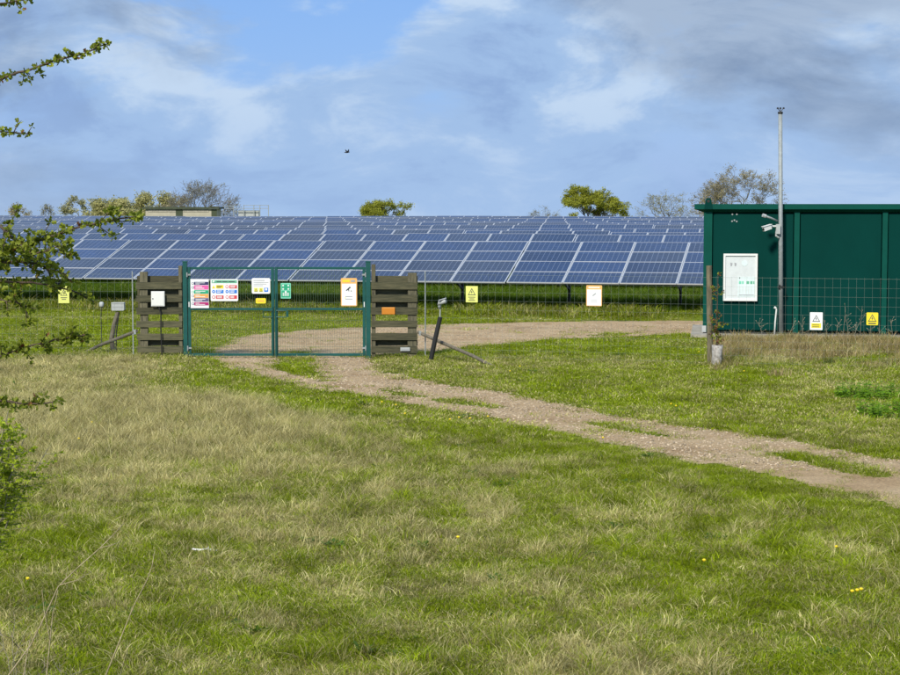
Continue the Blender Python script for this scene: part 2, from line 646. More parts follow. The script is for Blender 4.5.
TRACK = [G(x, y).xy.to_tuple() for x, y in [(214, 356), (232, 369), (285, 382), (335, 391), (400, 402), (480, 416), (560, 433), (640, 449), (720, 465), (800, 482), (860, 496), (930, 514), (1010, 534),
                                           (1010, 482), (930, 466), (830, 449), (760, 436), (680, 426), (600, 414), (520, 397), (440, 384), (385, 373), (362, 357)]]
STRIPS = [[G(x, y).xy.to_tuple() for x, y in pl] for pl in (
    [(264, 357), (330, 357), (318, 364), (334, 372), (345, 381), (318, 384), (285, 377), (262, 368)],
    [(352, 386), (395, 388), (455, 398), (520, 409), (495, 411), (430, 403), (385, 397)],
    [(560, 418), (620, 424), (690, 437), (665, 441), (600, 430)],
    [(735, 446), (800, 452), (870, 466), (950, 485), (1000, 500), (930, 492), (840, 475), (770, 460)])]
YARD = [G(x, y).xy.to_tuple() for x, y in [(212, 356), (222, 345), (250, 335), (300, 331), (350, 328), (420, 325), (520, 322.5), (620, 321.5), (700, 320.5), (790, 320), (790, 331), (700, 333.5), (640, 336), (560, 340),
                                          (505, 343.5), (470, 346.5), (440, 351), (405, 354), (368, 355.5)]]
YARD_STRIPS = [[G(x, y).xy.to_tuple() for x, y in pl] for pl in ([(262, 357), (330, 357), (318, 351), (275, 351)], [(560, 337), (600, 333), (640, 333), (625, 337)])]


def cover_field(outer, strips, X, Y):
    d = poly_dist(outer, X, Y)
    f = np.where(poly_mask(outer, X, Y), d, -d)
    for s in strips:
        ds = poly_dist(s, X, Y)
        g = np.where(poly_mask(s, X, Y), -ds, ds)
        f = np.minimum(f, g + 0.20)
    return f + 0.10 + (fbm(X * 2.3, Y * 1.6, 4) - 0.5) * 0.5 + (fbm(X * 9, Y * 7, 2) - 0.5) * 0.18


def sheet(name, outer, strips, cell, z, label):
    xs, ys = [p[0] for p in outer], [p[1] for p in outer]
    gx = np.arange(min(xs) - .4, max(xs) + .4, cell)
    gy = np.arange(min(ys) - .4, max(ys) + .4, cell)
    X, Y = np.meshgrid(gx, gy)
    f = cover_field(outer, strips, X, Y)
    keep = (f > 0)
    idx = -np.ones(X.shape, int)
    q = keep[:-1, :-1] & keep[1:, :-1] & keep[:-1, 1:] & keep[1:, 1:]
    used = np.zeros(X.shape, bool)
    for a in (slice(None, -1), slice(1, None)):
        for b in (slice(None, -1), slice(1, None)):
            used[a, b] |= q
    idx[used] = np.arange(used.sum())
    ruts = (fbm(X * 1.1 + 40, Y * 0.9, 3) - .5) * .02
    V = np.stack([X[used], Y[used], np.full(used.sum(), z) + np.clip(ruts[used], -0.002, .012)], 1)
    J, I = np.nonzero(q)
    Fc = np.stack([idx[J, I], idx[J, I + 1], idx[J + 1, I + 1], idx[J + 1, I]], 1)
    me = bpy.data.meshes.new(name)
    me.from_pydata(V.tolist(), [], Fc.tolist())
    me.materials.append(M['gravel'])
    o = bpy.data.objects.new(name, me)
    COL.objects.link(o)
    tag(o, label, None, None, 'structure')
    return o


sheet('gravel_track', TRACK, STRIPS, 0.07, 0.008, 'pale gravel track curving from the gate to the right')
sheet('gravel_yard', YARD, YARD_STRIPS, 0.11, 0.008, 'gravel access road behind the gate and fence')

# container geometry (used by several builders)
CON_RZ = -D(8.5)
CON_X = Vector((math.cos(CON_RZ), math.sin(CON_RZ), 0))
CON_Y = Vector((-math.sin(CON_RZ), math.cos(CON_RZ), 0))
CON_O = P(703, 334, 45.0)
CON_O.z = 0.0


def con(u, v, z):
    return CON_O + CON_X * u + CON_Y * v + Vector((0, 0, z))


mb = MB()
mb.prism([con(-.30, -.55, 0), con(9.6, -.55, 0), con(9.6, 3.2, 0), con(-.30, 3.2, 0)], (0, 0, 0.10))
tag(mb.build('concrete_slab', M['concrete']), 'low concrete slab under the green container', None, None, 'structure')

# ------------------------------------------------------------------ solar tables
TILT = D(16.3)
MODW, MODH, T_W = 1.665, 0.995, 6.695
ROW_P = 12.55


def module_mesh():
    mb = MB()
    w, h, t, fx, fy = 0.826, 0.4945, 0.036, 0.030, 0.017
    o = [(-w, -h), (w, -h), (w, h), (-w, h)]
    i = [(-w + fx, -h + fy), (w - fx, -h + fy), (w - fx, h - fy), (-w + fx, h - fy)]
    mb.v = [(*p, 0) for p in o] + [(*p, 0) for p in i] + [(*p, -t) for p in o] + [(*p, -0.004) for p in i]
    for k in range(4):
        n = (k + 1) % 4
        mb.f += [(k, n, 4 + n, 4 + k), (k, 8 + k, 8 + n, n), (4 + k, 4 + n, 12 + n, 12 + k)]
        mb.m += [0, 0, 0]
    mb.f += [(12, 13, 14, 15), (11, 10, 9, 8)]
    mb.m += [1, 2]
    return mb


def with_uv(mb, name, mats, offs=((0, 0),)):
    me = mb.mesh(name, mats)
    uvl = me.uv_layers.new(name='UVMap')
    nv = len(me.vertices) // len(offs)
    for lp in me.loops:
        k = lp.vertex_index
        ox, oy = offs[k // nv]
        c = me.vertices[k].co
        uvl.data[lp.index].uv = (c.x - ox + 0.79 + 0.002, c.y - oy + 0.474)
    return me


MOD_MATS = [M['alu'], M['cells'], M['backsheet']]
MOD_ME = with_uv(module_mesh(), 'solar_module', MOD_MATS)
BIG = MB()
OFFS = []
for r_ in range(4):
    for c_ in range(4):
        m0 = module_mesh()
        ox, oy = (c_ + .5) * MODW + 0.02, (r_ + .5) * MODH
        BIG.add([(x + ox, y + oy, z) for x, y, z in m0.v], m0.f)
        BIG.m[-len(m0.f):] = m0.m
        OFFS.append((ox, oy))
BIG_ME = with_uv(BIG, 'module_grid', MOD_MATS, OFFS)

sl = Matrix.Rotation(TILT, 4, 'X')


def slope(u, v, w=0.0):
    p = sl @ Vector((u, v, w))
    return Vector((p.x, p.y, p.z + LOW_Z))


def support_meshes():
    post = MB()
    top = slope(0, 2.2, -0.14)
    post.box((0, top.y, top.z / 2 - 0.1), (0.065, 0.12, top.z + 0.2))
    brace = MB()
    brace.beam((0, top.y - 0.05, 0.75), slope(0, 0.75, -0.12), 0.05, 0.07)
    purlin = MB()
    purlin.box((T_W / 2 - .03, 0, 0), (T_W - 0.10, 0.06, 0.09))
    rafter = MB()
    rafter.beam(slope(0, 0.15, -0.12), slope(0, 3.85, -0.12), 0.05, 0.06)
    return [b.mesh(n, M['dark_metal']) for b, n in ((post, 'post'), (brace, 'brace'), (purlin, 'purlin'), (rafter, 'rafter'))]


POST_ME, BRACE_ME, PURLIN_ME, RAFTER_ME = support_meshes()
ORD = ['first', 'second', 'third', 'fourth', 'fifth', 'sixth', 'seventh', 'eighth', 'ninth', 'tenth', 'eleventh', 'twelfth', 'thirteenth', 'fourteenth', 'fifteenth', 'sixteenth', 'seventeenth', 'eighteenth', 'nineteenth', 'twentieth']


def link(name, me, parent, loc=(0, 0, 0), rot=(0, 0, 0)):
    o = bpy.data.objects.new(name, me)
    COL.objects.link(o)
    o.parent = parent
    o.location = loc
    o.rotation_euler = rot
    return o


def solar_table(base, row, col):
    rowname = 'front row' if row == 0 else ORD[row] + ' row back' if row < 12 else 'last row'
    t = empty('solar_table', base, -TH, 'blue solar panel table, %s from the left in the %s' % (ORD[col], rowname), 'solar panel', 'solar tables in long rows')
    if row < 3:
        for r in range(4):
            for c in range(4):
                p = slope((c + .5) * MODW + 0.02, (r + .5) * MODH, R() * .006 - .003)
                link('module', MOD_ME, t, p, (TILT + (R() - .5) * .014, (R() - .5) * .008, 0))
    else:
        link('module_grid', BIG_ME, t, (0, 0, LOW_Z), (TILT, 0, 0))
    for u in (1.55, 4.92):
        link('post', POST_ME, t, (u, 0, 0))
        if row < 2:
            link('brace', BRACE_ME, t, (u, 0, 0))
            link('rafter', RAFTER_ME, t, (u, 0, 0))
    if row < 3:
        for v in (0.6, 3.3):
            link('purlin', PURLIN_ME, t, slope(0.03, v, -0.085), (TILT, 0, 0))


for row in range(13):
    ro = ORIG + ROW_Y * (row * ROW_P) - ROW_X * (row * 0.43)
    col = 0
    for k in range(-20, 12):
        b = ro + ROW_X * (k * T_W + 0.02)
        e = b + ROW_X * (T_W - .06)
        tp = b + ROW_Y * 3.8
        x0 = to_px(b.x, b.y, 1.5)[0]
        x1 = max(to_px(e.x, e.y, LOW_Z)[0], to_px((e + ROW_Y * 3.8).x, (e + ROW_Y * 3.8).y, 2.1)[0])
        if x1 < 2 or x0 > 716:
            continue
        b.z = (math.sin(b.x * .09 + row * 1.7) * .05 + (R() - .5) * .05) * (row > 0)
        solar_table(b, row, col)
        col += 1

# ------------------------------------------------------------------ gate, gate posts
GD = 38.7                                    # depth of the gate line


def at_gate(x, y, dy=0.0):
    p = P(x, y, GD)
    p.y += dy
    return p


def gx(x):
    return at_gate(x, 310).x


GZ_TOP, GZ_MID, GZ_BOT = at_gate(270, 267).z, at_gate(270, 309).z, 0.05


def gate_post(x0, x1, label):
    root = empty('gate_post', (gx((x0 + x1) / 2), GD, 0), 0, label, 'gate post', 'green gate posts')
    w = gx(x1) - gx(x0)
    mb = MB()
    mb.box((0, 0, 1.0), (w, 0.12, 2.14))
    mb.build('shaft', M['gate'], root)
    mb = MB()
    mb.box((0, 0, 2.08), (w + .012, 0.132, 0.02))
    mb.build('cap', M['gate'], root)
    return root


gpl = gate_post(183.4, 187.6, 'square teal gate post beside the left slatted screen')
gpr = gate_post(366.0, 370.6, 'square teal gate post beside the right slatted screen')


def gate_leaf(x0, x1, label, hinge_left, bolt):
    X0, X1 = gx(x0), gx(x1)
    root = empty('gate_leaf', ((X0 + X1) / 2, GD, 0), 0, label, 'gate', 'leaves of the double gate')
    W = X1 - X0
    s = 0.062
    for sg in (-1, 1):
        mb = MB()
        mb.box((sg * (W / 2 - s / 2), 0, (GZ_TOP + GZ_BOT) / 2), (s, s, GZ_TOP - GZ_BOT))
        mb.build('stile', M['gate'], root)
    for z, h in ((GZ_TOP - .025, .05), (GZ_MID, .045), (GZ_BOT + .025, .05)):
        mb = MB()
        mb.box((0, 0, z), (W - 2 * s - .002, 0.045, h))
        mb.build('rail', M['gate'], root)
    mb = MB()
    n = int((W - 2 * s) / 0.05)
    for i in range(1, n):
        x = -W / 2 + s + (W - 2 * s) * i / n
        mb.box((x, 0.026, (GZ_TOP + GZ_BOT) / 2), (0.0042, 0.004, GZ_TOP - GZ_BOT - .05))
    for k in range(1, 10):
        z = GZ_BOT + (GZ_TOP - GZ_BOT) * k / 10
        mb.box((0, 0.0305, z), (W - 2 * s, 0.004, 0.0045))
    tag(mb.build('wire_mesh', M['gate_wire'], root), kind='stuff')
    hs = -1 if hinge_left else 1
    for z in (1.80, 0.22):
        mb = MB()
        mb.tube([(hs * (W / 2 + .004), -.06, z - .05), (hs * (W / 2 + .004), -.06, z + .05)], .016, 8)
        mb.box((hs * (W / 2 - .03), -.045, z), (.09, .02, .035))
        mb.build('hinge', M['galv'], root)
    b0 = -hs
    mb = MB()
    xm = b0 * (W / 2 - .03)
    mb.tube([(xm, -.052, GZ_MID + (.34 if bolt else .05)), (xm, -.052, 0.03)], .011, 6)
    mb.build('drop_bolt', M['gate'], root)
    mb = MB()
    xo = xm - b0 * (.22 if bolt else .20)
    mb.tube([(xm, -.055, GZ_MID - .03), (xo, -.07, GZ_MID - .03), (xo, -.07, GZ_MID - .17), (xm, -.055, GZ_MID - .17)], .012, 6)
    if bolt:
        mb.box((xo + .02, -.06, GZ_MID - .10), (.05, .05, .13))
    mb.build('latch', M['gate'], root)
    mb = MB()
    mb.box((hs * (W / 2 - .028), -.034, GZ_MID + .10), (.018, .004, .11))
    mb.build('label_plate', M['sign_white'], root)
    return root


gate_leaf(188.0, 274.3, 'left mesh leaf of the teal double gate carrying four signs', True, False)
gate_leaf(275.0, 365.6, 'right mesh leaf of the teal double gate carrying two signs', False, True)


# ------------------------------------------------------------------ slatted wooden screens
def screen(px0, px1, posts, ztop, label):
    X0, X1 = gx(px0), gx(px1)
    root = empty('slatted_screen', ((X0 + X1) / 2, GD + .02, 0), 0, label, 'wooden screen', 'slatted wooden screens beside the gate')
    W = X1 - X0
    for pa, pb, pz in posts:
        a, b = gx(pa) - root.location.x, gx(pb) - root.location.x
        mb = MB()
        hw = (b - a) / 2
        mb.prism([Vector((a, -.05, -.1)), Vector((b, -.05, -.1)), Vector((b, .05, -.1)), Vector((a, .05, -.1))], (R() * .01, 0, pz + .1))
        mb.build('post', M['screen_post'], root)
    k = 0
    z = 0.12
    while z < ztop - .05:
        front = k % 2 == 0
        h = 0.135 + R() * .02
        if not (not front and z < 0.9 and k not in (1,)):
            mb = MB()
            dz = (R() - .5) * .018
            e0, e1 = (R() - .5) * .014, (R() - .5) * .014
            yy = -.068 if front else .068
            mb.prism([Vector((-W / 2 + e0, yy - .014, z)), Vector((W / 2 + e1, yy - .014, z + dz)), Vector((W / 2 + e1, yy - .014, z + dz + h)), Vector((-W / 2 + e0, yy - .014, z + h))], (0, .028, 0))
            mb.build('plank', M['wood_dark'], root)
        z += 0.137 if ztop - z > .3 else .137
        k += 1
    return root


screen(137, 182.5, [(140, 147.5, 1.86), (178.8, 182.2, 1.99)], 1.80, 'dark slatted wooden screen left of the gate with white box')
screen(371.3, 417.5, [(371.5, 375.5, 2.02), (407.5, 416.5, 1.84)], 1.78, 'dark slatted wooden screen right of the gate with orange plate')

# ------------------------------------------------------------------ wire fences
F0 = Vector((gx(418), GD + .02, 0))
F1 = G(708, 365)
F1.z = 0
FDIR = (F1 - F0).normalized()
F2 = F0 + FDIR * 13.6
L1 = Vector((gx(136), GD + .02, 0))
L0 = Vector((gx(-110), GD + .5, 0))


def fence_pt(x, y):
    """point of the right fence seen at px (x, y)"""
    d = ray(x, y)
    n = Vector((-FDIR.y, FDIR.x, 0))
    c = Vector((0, 0, CAM_H))
    t = (F0 - c).dot(n) / d.dot(n)
    return c + d * t


def wire_fence(a, b, ztop, label, posts):
    root = empty('wire_fence', a, 0, label, 'fence')
    v = b - a
    n = int(v.length / .155)
    mb = MB()
    u = v.normalized()
    rot = u.to_track_quat('X', 'Z').to_matrix()
    for i in range(n + 1):
        p = v * (i / n)
        sag = math.sin(i * .21) * .006
        mb.box((p.x, p.y, ztop / 2 + sag), (.0021, .0022, ztop), 0, rot)
    k = 0
    z = 0.06
    while z <= ztop + .001:
        mb.box((v.x / 2, v.y / 2 - .0026, z), (v.length, .0022, .0032 if z > ztop - .1 or k == 0 else .0022), 0, rot)
        z += 0.1855 if z > .5 else .15
        k += 1
    tag(mb.build('wire_mesh', M['wire'], root), kind='stuff')
    for t, kind in posts:
        p = v * t
        mb = MB()
        if kind == 'steel':
            mb.box((p.x, p.y + .03, ztop / 2 - .04), (.022, .022, ztop + .16), 0, rot)
            mb.build('steel_post', M['galv'], root)
        else:
            mb.tube([(p.x + .05, p.y - .01, -.1), (p.x + .02, p.y - .01, 1.0), (p.x, p.y, 2.05)], [.062, .06, .057], 10)
            mb.build('wooden_post', M['wood_post'], root)
    return root


wire_fence(F0, F2, 1.83, 'thin wire deer fence right of the gate before the container', [(.012, 'steel'), ((F1 - F0).length / 13.6, 'wood')])
wire_fence(L0, L1, 1.83, 'thin wire deer fence left of the gate behind hawthorn twigs', [(.985, 'steel')])

# ------------------------------------------------------------------ signs
RX = Vector((1, 0, 0))


class Sign:
    """a board whose front lies in a vertical plane; pieces placed by fractions of its size (u right, v up)"""
    def __init__(s, x0, y0, x1, y1, pt, label, board, cat='sign', round_=0.0, rz=0.0, thick=.006, name='sign', off=-.045):
        a, b = pt((x0 + x1) / 2, y0), pt((x0 + x1) / 2, y1)
        l, r = pt(x0, y1), pt(x1, y1)
        s.W, s.H, s.t = (r - l).xy.length, a.z - b.z, thick
        s.root = empty(name, b + Vector((0, off, 0)), rz, label, cat)
        mb = MB()
        rr = round_ * min(s.W, s.H)
        pts = []
        for cx, cy, a0 in ((1, 1, 0), (-1, 1, 90), (-1, -1, 180), (1, -1, 270)):
            for k in range(4 if rr else 1):
                an = D(a0 + 30 * k)
                pts.append(Vector((cx * (s.W / 2 - rr) + rr * math.cos(an), 0, s.H / 2 + cy * (s.H / 2 - rr) + rr * math.sin(an))))
        mb.prism(pts, (0, thick, 0))
        mb.build('board', M[board], s.root)
        s.n = 0

    def rect(s, u0, v0, u1, v1, m, name='print_block', lift=1):
        mb = MB()
        d = .0022 * lift
        mb.box(((u0 + u1) / 2 * s.W - s.W / 2, -d / 2 - .0004, (v0 + v1) / 2 * s.H), ((u1 - u0) * s.W, d, (v1 - v0) * s.H))
        mb.build(name, M[m], s.root)

    def shape(s, pts, m, name='pictogram', lift=1):
        mb = MB()
        mb.prism([Vector((u * s.W - s.W / 2, -.0022 * lift - .0004, v * s.H)) for u, v in pts], (0, .0022 * lift, 0))
        mb.build(name, M[m], s.root)

    def disc(s, u, v, r, m, name='pictogram', lift=1, n=10):
        s.shape([(u + r / s.W * math.cos(2 * math.pi * k / n), v + r / s.H * math.sin(2 * math.pi * k / n)) for k in range(n)], m, name, lift)

    def warning(s, u, v, w, inner, edge='print_dark', mark='print_dark'):
        """triangle outline with a lightning bolt; w is its width as a fraction"""
        h = w * s.W * .88 / s.H
        s.shape([(u - w / 2, v), (u + w / 2, v), (u, v + h)], edge, 'warning_triangle', 1)
        s.shape([(u - w * .36, v + h * .1), (u + w * .36, v + h * .1), (u, v + h * .82)], inner, 'triangle_field', 2)
        s.shape([(u - w * .02, v + h * .62), (u - w * .10, v + h * .36), (u + w * .0, v + h * .36), (u - w * .03, v + h * .14), (u + w * .10, v + h * .43), (u + w * .01, v + h * .43), (u + w * .05, v + h * .62)], mark, 'lightning_bolt', 3)


g_ = at_gate
s = Sign(191, 279, 209.2, 308, g_, 'tall white sign with six coloured bands on gate', 'sign_white')
for v0, v1, m in ((.80, .905, 'navy'), (.64, .785, 'pink'), (.495, .62, 'sgreen'), (.355, .485, 'orange'), (.225, .345, 'violet'), (.095, .205, 'magenta')):
    s.rect(.20, v0, .985, v1, m, 'colour_band')
    s.disc(.13, (v0 + v1) / 2, .027, 'navy' if m != 'sgreen' else 'sgreen', 'band_symbol')
    s.disc(.13, (v0 + v1) / 2, .018, 'sign_white', 'band_symbol', 2)
    for q in range(2):
        s.rect(.27, v0 + (v1 - v0) * (.58 - .36 * q), .27 + .2 + .35 * R(), v0 + (v1 - v0) * (.74 - .36 * q), 'sign_white', 'text_line', 2)
s = Sign(211, 279, 238.4, 301, g_, 'white safety sign with green header and coloured rows on gate', 'sign_white', round_=.06)
s.rect(.04, .82, .96, .95, 'header_green', 'header_band')
s.shape([(.06, .85), (.10, .93), (.16, .93), (.12, .85)], 'sign_white', 'header_mark', 2)
for a, b in ((.22, .40), (.43, .62), (.65, .88)):
    s.rect(a, .868, b, .905, 'print_dark', 'text_line', 2)
for v0, (ca, cb), (ia, ib) in ((.575, ('yellow', 'red'), ('yellow', 'red')), (.355, ('blue', 'blue'), ('blue', 'blue')), (.105, ('red', 'red'), ('red', 'red'))):
    for u, c, ic in ((.05, ca, ia), (.54, cb, ib)):
        s.rect(u + .145, v0, u + .42, v0 + .155, c, 'notice_block')
        for q in range(2):
            s.rect(u + .18, v0 + .035 + .06 * q, u + .30 + .08 * R(), v0 + .065 + .06 * q, 'sign_white' if c != 'yellow' else 'print_dark', 'text_line', 2)
        if ic == 'yellow':
            s.shape([(u + .0, v0), (u + .12, v0), (u + .06, v0 + .15)], ic, 'warning_triangle')
        else:
            s.disc(u + .06, v0 + .078, .036, ic)
            s.disc(u + .06, v0 + .078, .024 if ic == 'red' else .014, 'sign_white', 'pictogram', 2)
s = Sign(252, 278, 270.5, 293.6, g_, 'small white rounded sign with two yellow and one blue symbol', 'sign_white', round_=.10)
s.rect(.10, .70, .90, .73, 'print_grey', 'text_line')
s.rect(.10, .83, .70, .87, 'print_grey', 'text_line')
s.rect(.10, .60, .80, .63, 'print_grey', 'text_line')
s.rect(.10, .50, .62, .53, 'print_grey', 'text_line')
for u, m in ((.12, 'yellow'), (.39, 'yellow')):
    s.rect(u, .12, u + .22, .38, 'lime', 'symbol_tile')
    s.shape([(u + .03, .15), (u + .19, .15), (u + .11, .34)], 'print_dark', 'warning_triangle', 2)
    s.shape([(u + .06, .175), (u + .16, .175), (u + .11, .30)], 'yellow', 'triangle_field', 3)
s.rect(.67, .12, .89, .38, 'blue', 'symbol_tile')
s.disc(.78, .28, .026, 'sign_white', 'pictogram', 2)
s = Sign(256, 298, 266.2, 303.3, g_, 'small yellow plate below the white rounded sign', 'yellow', round_=.2, off=-.06)
s.rect(.2, .38, .8, .58, 'orange', 'text_line')
s = Sign(281, 283, 291, 298.4, g_, 'green and white arrow sign on the right gate leaf', 'mint', round_=.06)
for v0, v1 in ((.55, .92), (.08, .50)):
    s.rect(.08, v0, .92, v1, 'sgreen', 'green_field')
for u, v, du, dv in ((.24, .84, 1, -1), (.76, .84, -1, -1), (.24, .62, 1, 1), (.76, .62, -1, 1)):
    s.shape([(u - .10, v), (u, v + .07), (u + .10, v), (u, v - .07)], 'sign_white', 'arrow', 2)
s.disc(.5, .43, .022, 'sign_white', 'person_symbol', 2)
for u in (.25, .42, .58, .75):
    s.rect(u - .04, .16, u + .04, .38, 'sign_white', 'person_symbol', 2)
s = Sign(341, 278, 357.2, 306, g_, 'tall white camera sign with orange border on the right leaf', 'pale_orange', round_=.07)
s.rect(.06, .03, .94, .80, 'sign_white', 'white_field')
s.rect(.12, .86, .55, .93, 'yellow', 'text_line')
s.rect(.62, .86, .88, .93, 'print_grey', 'text_line')
s.shape([(.30, .56), (.36, .545), (.62, .66), (.56, .70)], 'print_dark', 'camera_symbol', 2)
s.shape([(.44, .60), (.48, .53), (.52, .53), (.50, .62)], 'print_dark', 'camera_symbol', 2)
s.disc(.64, .54, .012, 'print_dark', 'camera_symbol', 2)
for q in range(2):
    s.rect(.28, .24 + .09 * q, .72, .265 + .09 * q, 'print_grey', 'text_line', 2)
s.rect(.26, .27, .30, .33, 'lime', 'camera_symbol', 2)
s = Sign(382, 307, 395, 314, g_, 'plain orange plate fixed to the right slatted screen', 'rust_orange', 'plate', off=-.10, name='sign_plate')
s.rect(.05, .88, .95, .97, 'orange', 'rim')
s = Sign(400.5, 347, 410, 350.6, g_, 'small grey plate low on the right slatted screen', 'grey_box', 'plate', off=-.10, name='sign_plate')
s.rect(.1, .2, .9, .5, 'print_grey', 'text_line')
fz = math.atan2(FDIR.y, FDIR.x)
s = Sign(465.8, 286, 477.7, 302.2, fence_pt, 'lime yellow warning sign hanging on fence right of the screen', 'lime', rz=fz)
s.warning(.5, .44, .66, 'lime')
for q, w in enumerate((.6, .4, .55)):
    s.rect(.5 - w / 2, .30 - .10 * q, .5 + w / 2, .34 - .10 * q, 'print_dark', 'text_line')
s = Sign(586, 285.2, 601.7, 306, fence_pt, 'white sign with orange border hanging mid fence before panels', 'pale_orange', rz=fz, round_=.05)
s.rect(.05, .03, .95, .80, 'sign_white', 'white_field')
s.rect(.14, .87, .86, .92, 'sign_white', 'text_line')
s.shape([(.38, .50), (.44, .485), (.64, .60), (.58, .63)], 'print_grey', 'camera_symbol', 2)
for q in range(2):
    s.rect(.30, .20 + .08 * q, .70, .215 + .08 * q, 'print_grey', 'text_line', 2)
s = Sign(809.3, 312.2, 822, 329.8, fence_pt, 'white and yellow danger sign on fence before the container', 'sign_white', rz=fz, round_=.05)
s.rect(.12, .12, .88, .38, 'yellow', 'yellow_field')
for q in range(2):
    s.rect(.2, .17 + .10 * q, .74, .20 + .10 * q, 'print_dark', 'text_line', 2)
s.warning(.5, .47, .62, 'sign_white')
s = Sign(865.8, 312.4, 877.5, 325, fence_pt, 'square yellow warning sign on fence before the container', 'yellow', rz=fz, round_=.08)
s.warning(.5, .28, .74, 'yellow')
s.rect(.18, .09, .82, .18, 'print_dark', 'text_line')


def left_fence(x, y):
    return P(x, y, GD + .05)


s = Sign(58.9, 286, 69.8, 303, left_fence, 'pale yellow sign on left fence partly behind hawthorn twigs', 'lime')
s.warning(.5, .44, .66, 'lime')
for q, w in enumerate((.6, .4)):
    s.rect(.5 - w / 2, .30 - .10 * q, .5 + w / 2, .34 - .10 * q, 'print_dark', 'text_line')

# white control box on the left screen
s = Sign(152.4, 291, 165.6, 305.8, g_, 'white control box with black cable on the left screen', 'white', 'control box', thick=.06, name='control_box', off=-.15)
s.rect(.06, .05, .94, .95, 'white', 'door', 3)
s.disc(.13, .5, .014, 'black', 'lock', 5)
mb = MB()
mb.tube([(.02, .03, 0), (.03, .03, -.08), (.06, .03, -.16), (.055, .03, -.5), (.07, .03, -1.05)], .014, 6)
mb.build('cable', M['black'], s.root)

# ------------------------------------------------------------------ leaning stakes, sensors, struts
root = empty('leaning_stake', G(114, 352), 0, 'short grey leaning wooden stake left of the gate', 'stake')
B = root.location.copy()
mb = MB()
mb.tube([P(114, 352.5, B.y) - B - Vector((0, 0, .1)), P(111.5, 339, B.y) - B, P(114, 325, B.y) - B, P(118, 312, B.y) - B], [.055, .056, .05, .048], 10)
mb.build('shaft', M['wood_grey'], root)
mb = MB()
mb.tube([P(116, 350, B.y - .06) - B, P(116.5, 332, B.y - .06) - B, P(119, 313, B.y - .05) - B], .013, 6)
mb.build('cable', M['black'], root)
s = Sign(112, 302.3, 124.6, 310.4, lambda x, y: P(x, y, B.y), 'pale grey sensor box on top of the left leaning stake', 'grey_box', 'sensor', thick=.16, name='sensor_box', off=-.08, round_=.12)
s.rect(.0, .86, 1.0, 1.02, 'grey_box', 'lid', 4)
s.rect(.08, .45, .92, .5, 'print_grey', 'seam', 2)
Bs = P(101.5, 304, GD - .3)
s_root = empty('light_sensor', G(101, 352), 0, 'small pale sensor on thin wire stem left of the stake', 'sensor')
Q = s_root.location
mb = MB()
mb.tube([(0, 0, -.05), P(101.5, 330, Q.y) - Q, P(101, 318, Q.y) - Q, P(101.5, 307, Q.y) - Q], .008, 6)
mb.build('stem', M['dark_metal'], s_root)
mb = MB()
mb.tube([P(101.5, 307.2, Q.y) - Q, P(101.5, 306, Q.y) - Q, P(101.5, 302.6, Q.y) - Q, P(101.5, 301.8, Q.y) - Q], [.035, .052, .052, .03], 10)
mb.build('head', M['grey_box'], s_root, True)

root = empty('leaning_stake', G(430.5, 362), 0, 'black leaning stake right of the gate topped by rod', 'stake')
B2 = root.location.copy()
mb = MB()
mb.tube([P(430, 364, B2.y) - B2, P(435, 340, B2.y) - B2, P(440.3, 317, B2.y) - B2], [.052, .05, .046], 10)
mb.build('sleeve', M['black'], root)
mb = MB()
mb.tube([P(440, 318, B2.y) - B2, P(440.3, 306, B2.y) - B2], .012, 6)
mb.build('rod', M['grey_box'], root)
root = empty('motion_sensor', P(440, 304, B2.y), 0, 'small grey camera head on the black leaning stake', 'sensor')
mb = MB()
mb.tube([(-.03, 0, -.02), (.0, -.03, .03), (.12, -.10, .07)], [.03, .05, .048], 10)
mb.build('housing', M['grey_box'], root, True)
mb = MB()
mb.tube([(-.01, 0, -.09), (-.01, 0, .0)], .035, 8)
mb.build('bracket', M['galv'], root, True)
mb = MB()
mb.box((.05, -.07, .105), (.17, .13, .012), 0, Matrix.Rotation(-.3, 3, 'Y'))
mb.build('hood', M['grey_box'], root)


def strut(a, b, label):
    root = empty('wooden_strut', b, 0, label, 'strut', 'wooden struts bracing the screens')
    mb = MB()
    d = a - b
    mb.tube([(0, 0, -.03), d * .3 + Vector((0, 0, .01)), d * .7, d], [.032, .036, .038, .034], 9)
    mb.build('pole', M['wood_grey'], root)
    mb = MB()
    mb.box(d * .97 + Vector((0, -.06, 0)), (.05, .01, .10))
    mb.build('fixing_plate', M['galv'], root)


strut(P(418, 332, GD - .04), G(497, 367), 'sloping wooden strut propped against the right screen')
strut(P(137, 331, GD - .04), G(84, 352), 'sloping wooden strut propped against the left screen')

# ------------------------------------------------------------------ green container
croot = empty('green_container', CON_O, CON_RZ, 'long dark green metal container with flat roof and ribs', 'container')
CL, CW, CZ0, CZ1 = 9.2, 2.6, 0.13, 3.14
SC = 45.0 / F_PX


def u_of(px):
    d = ray(px, 300)
    n = CON_Y
    c = Vector((0, 0, CAM_H))
    t = (CON_O - c).dot(n) / d.dot(n)
    return (c + d * t - CON_O).dot(CON_X)


def z_at(px, py, v=0.0):
    d = ray(px, py)
    c = Vector((0, 0, CAM_H))
    o = CON_O + CON_Y * v
    t = (o - c).dot(CON_Y) / d.dot(CON_Y)
    return (c + d * t).z


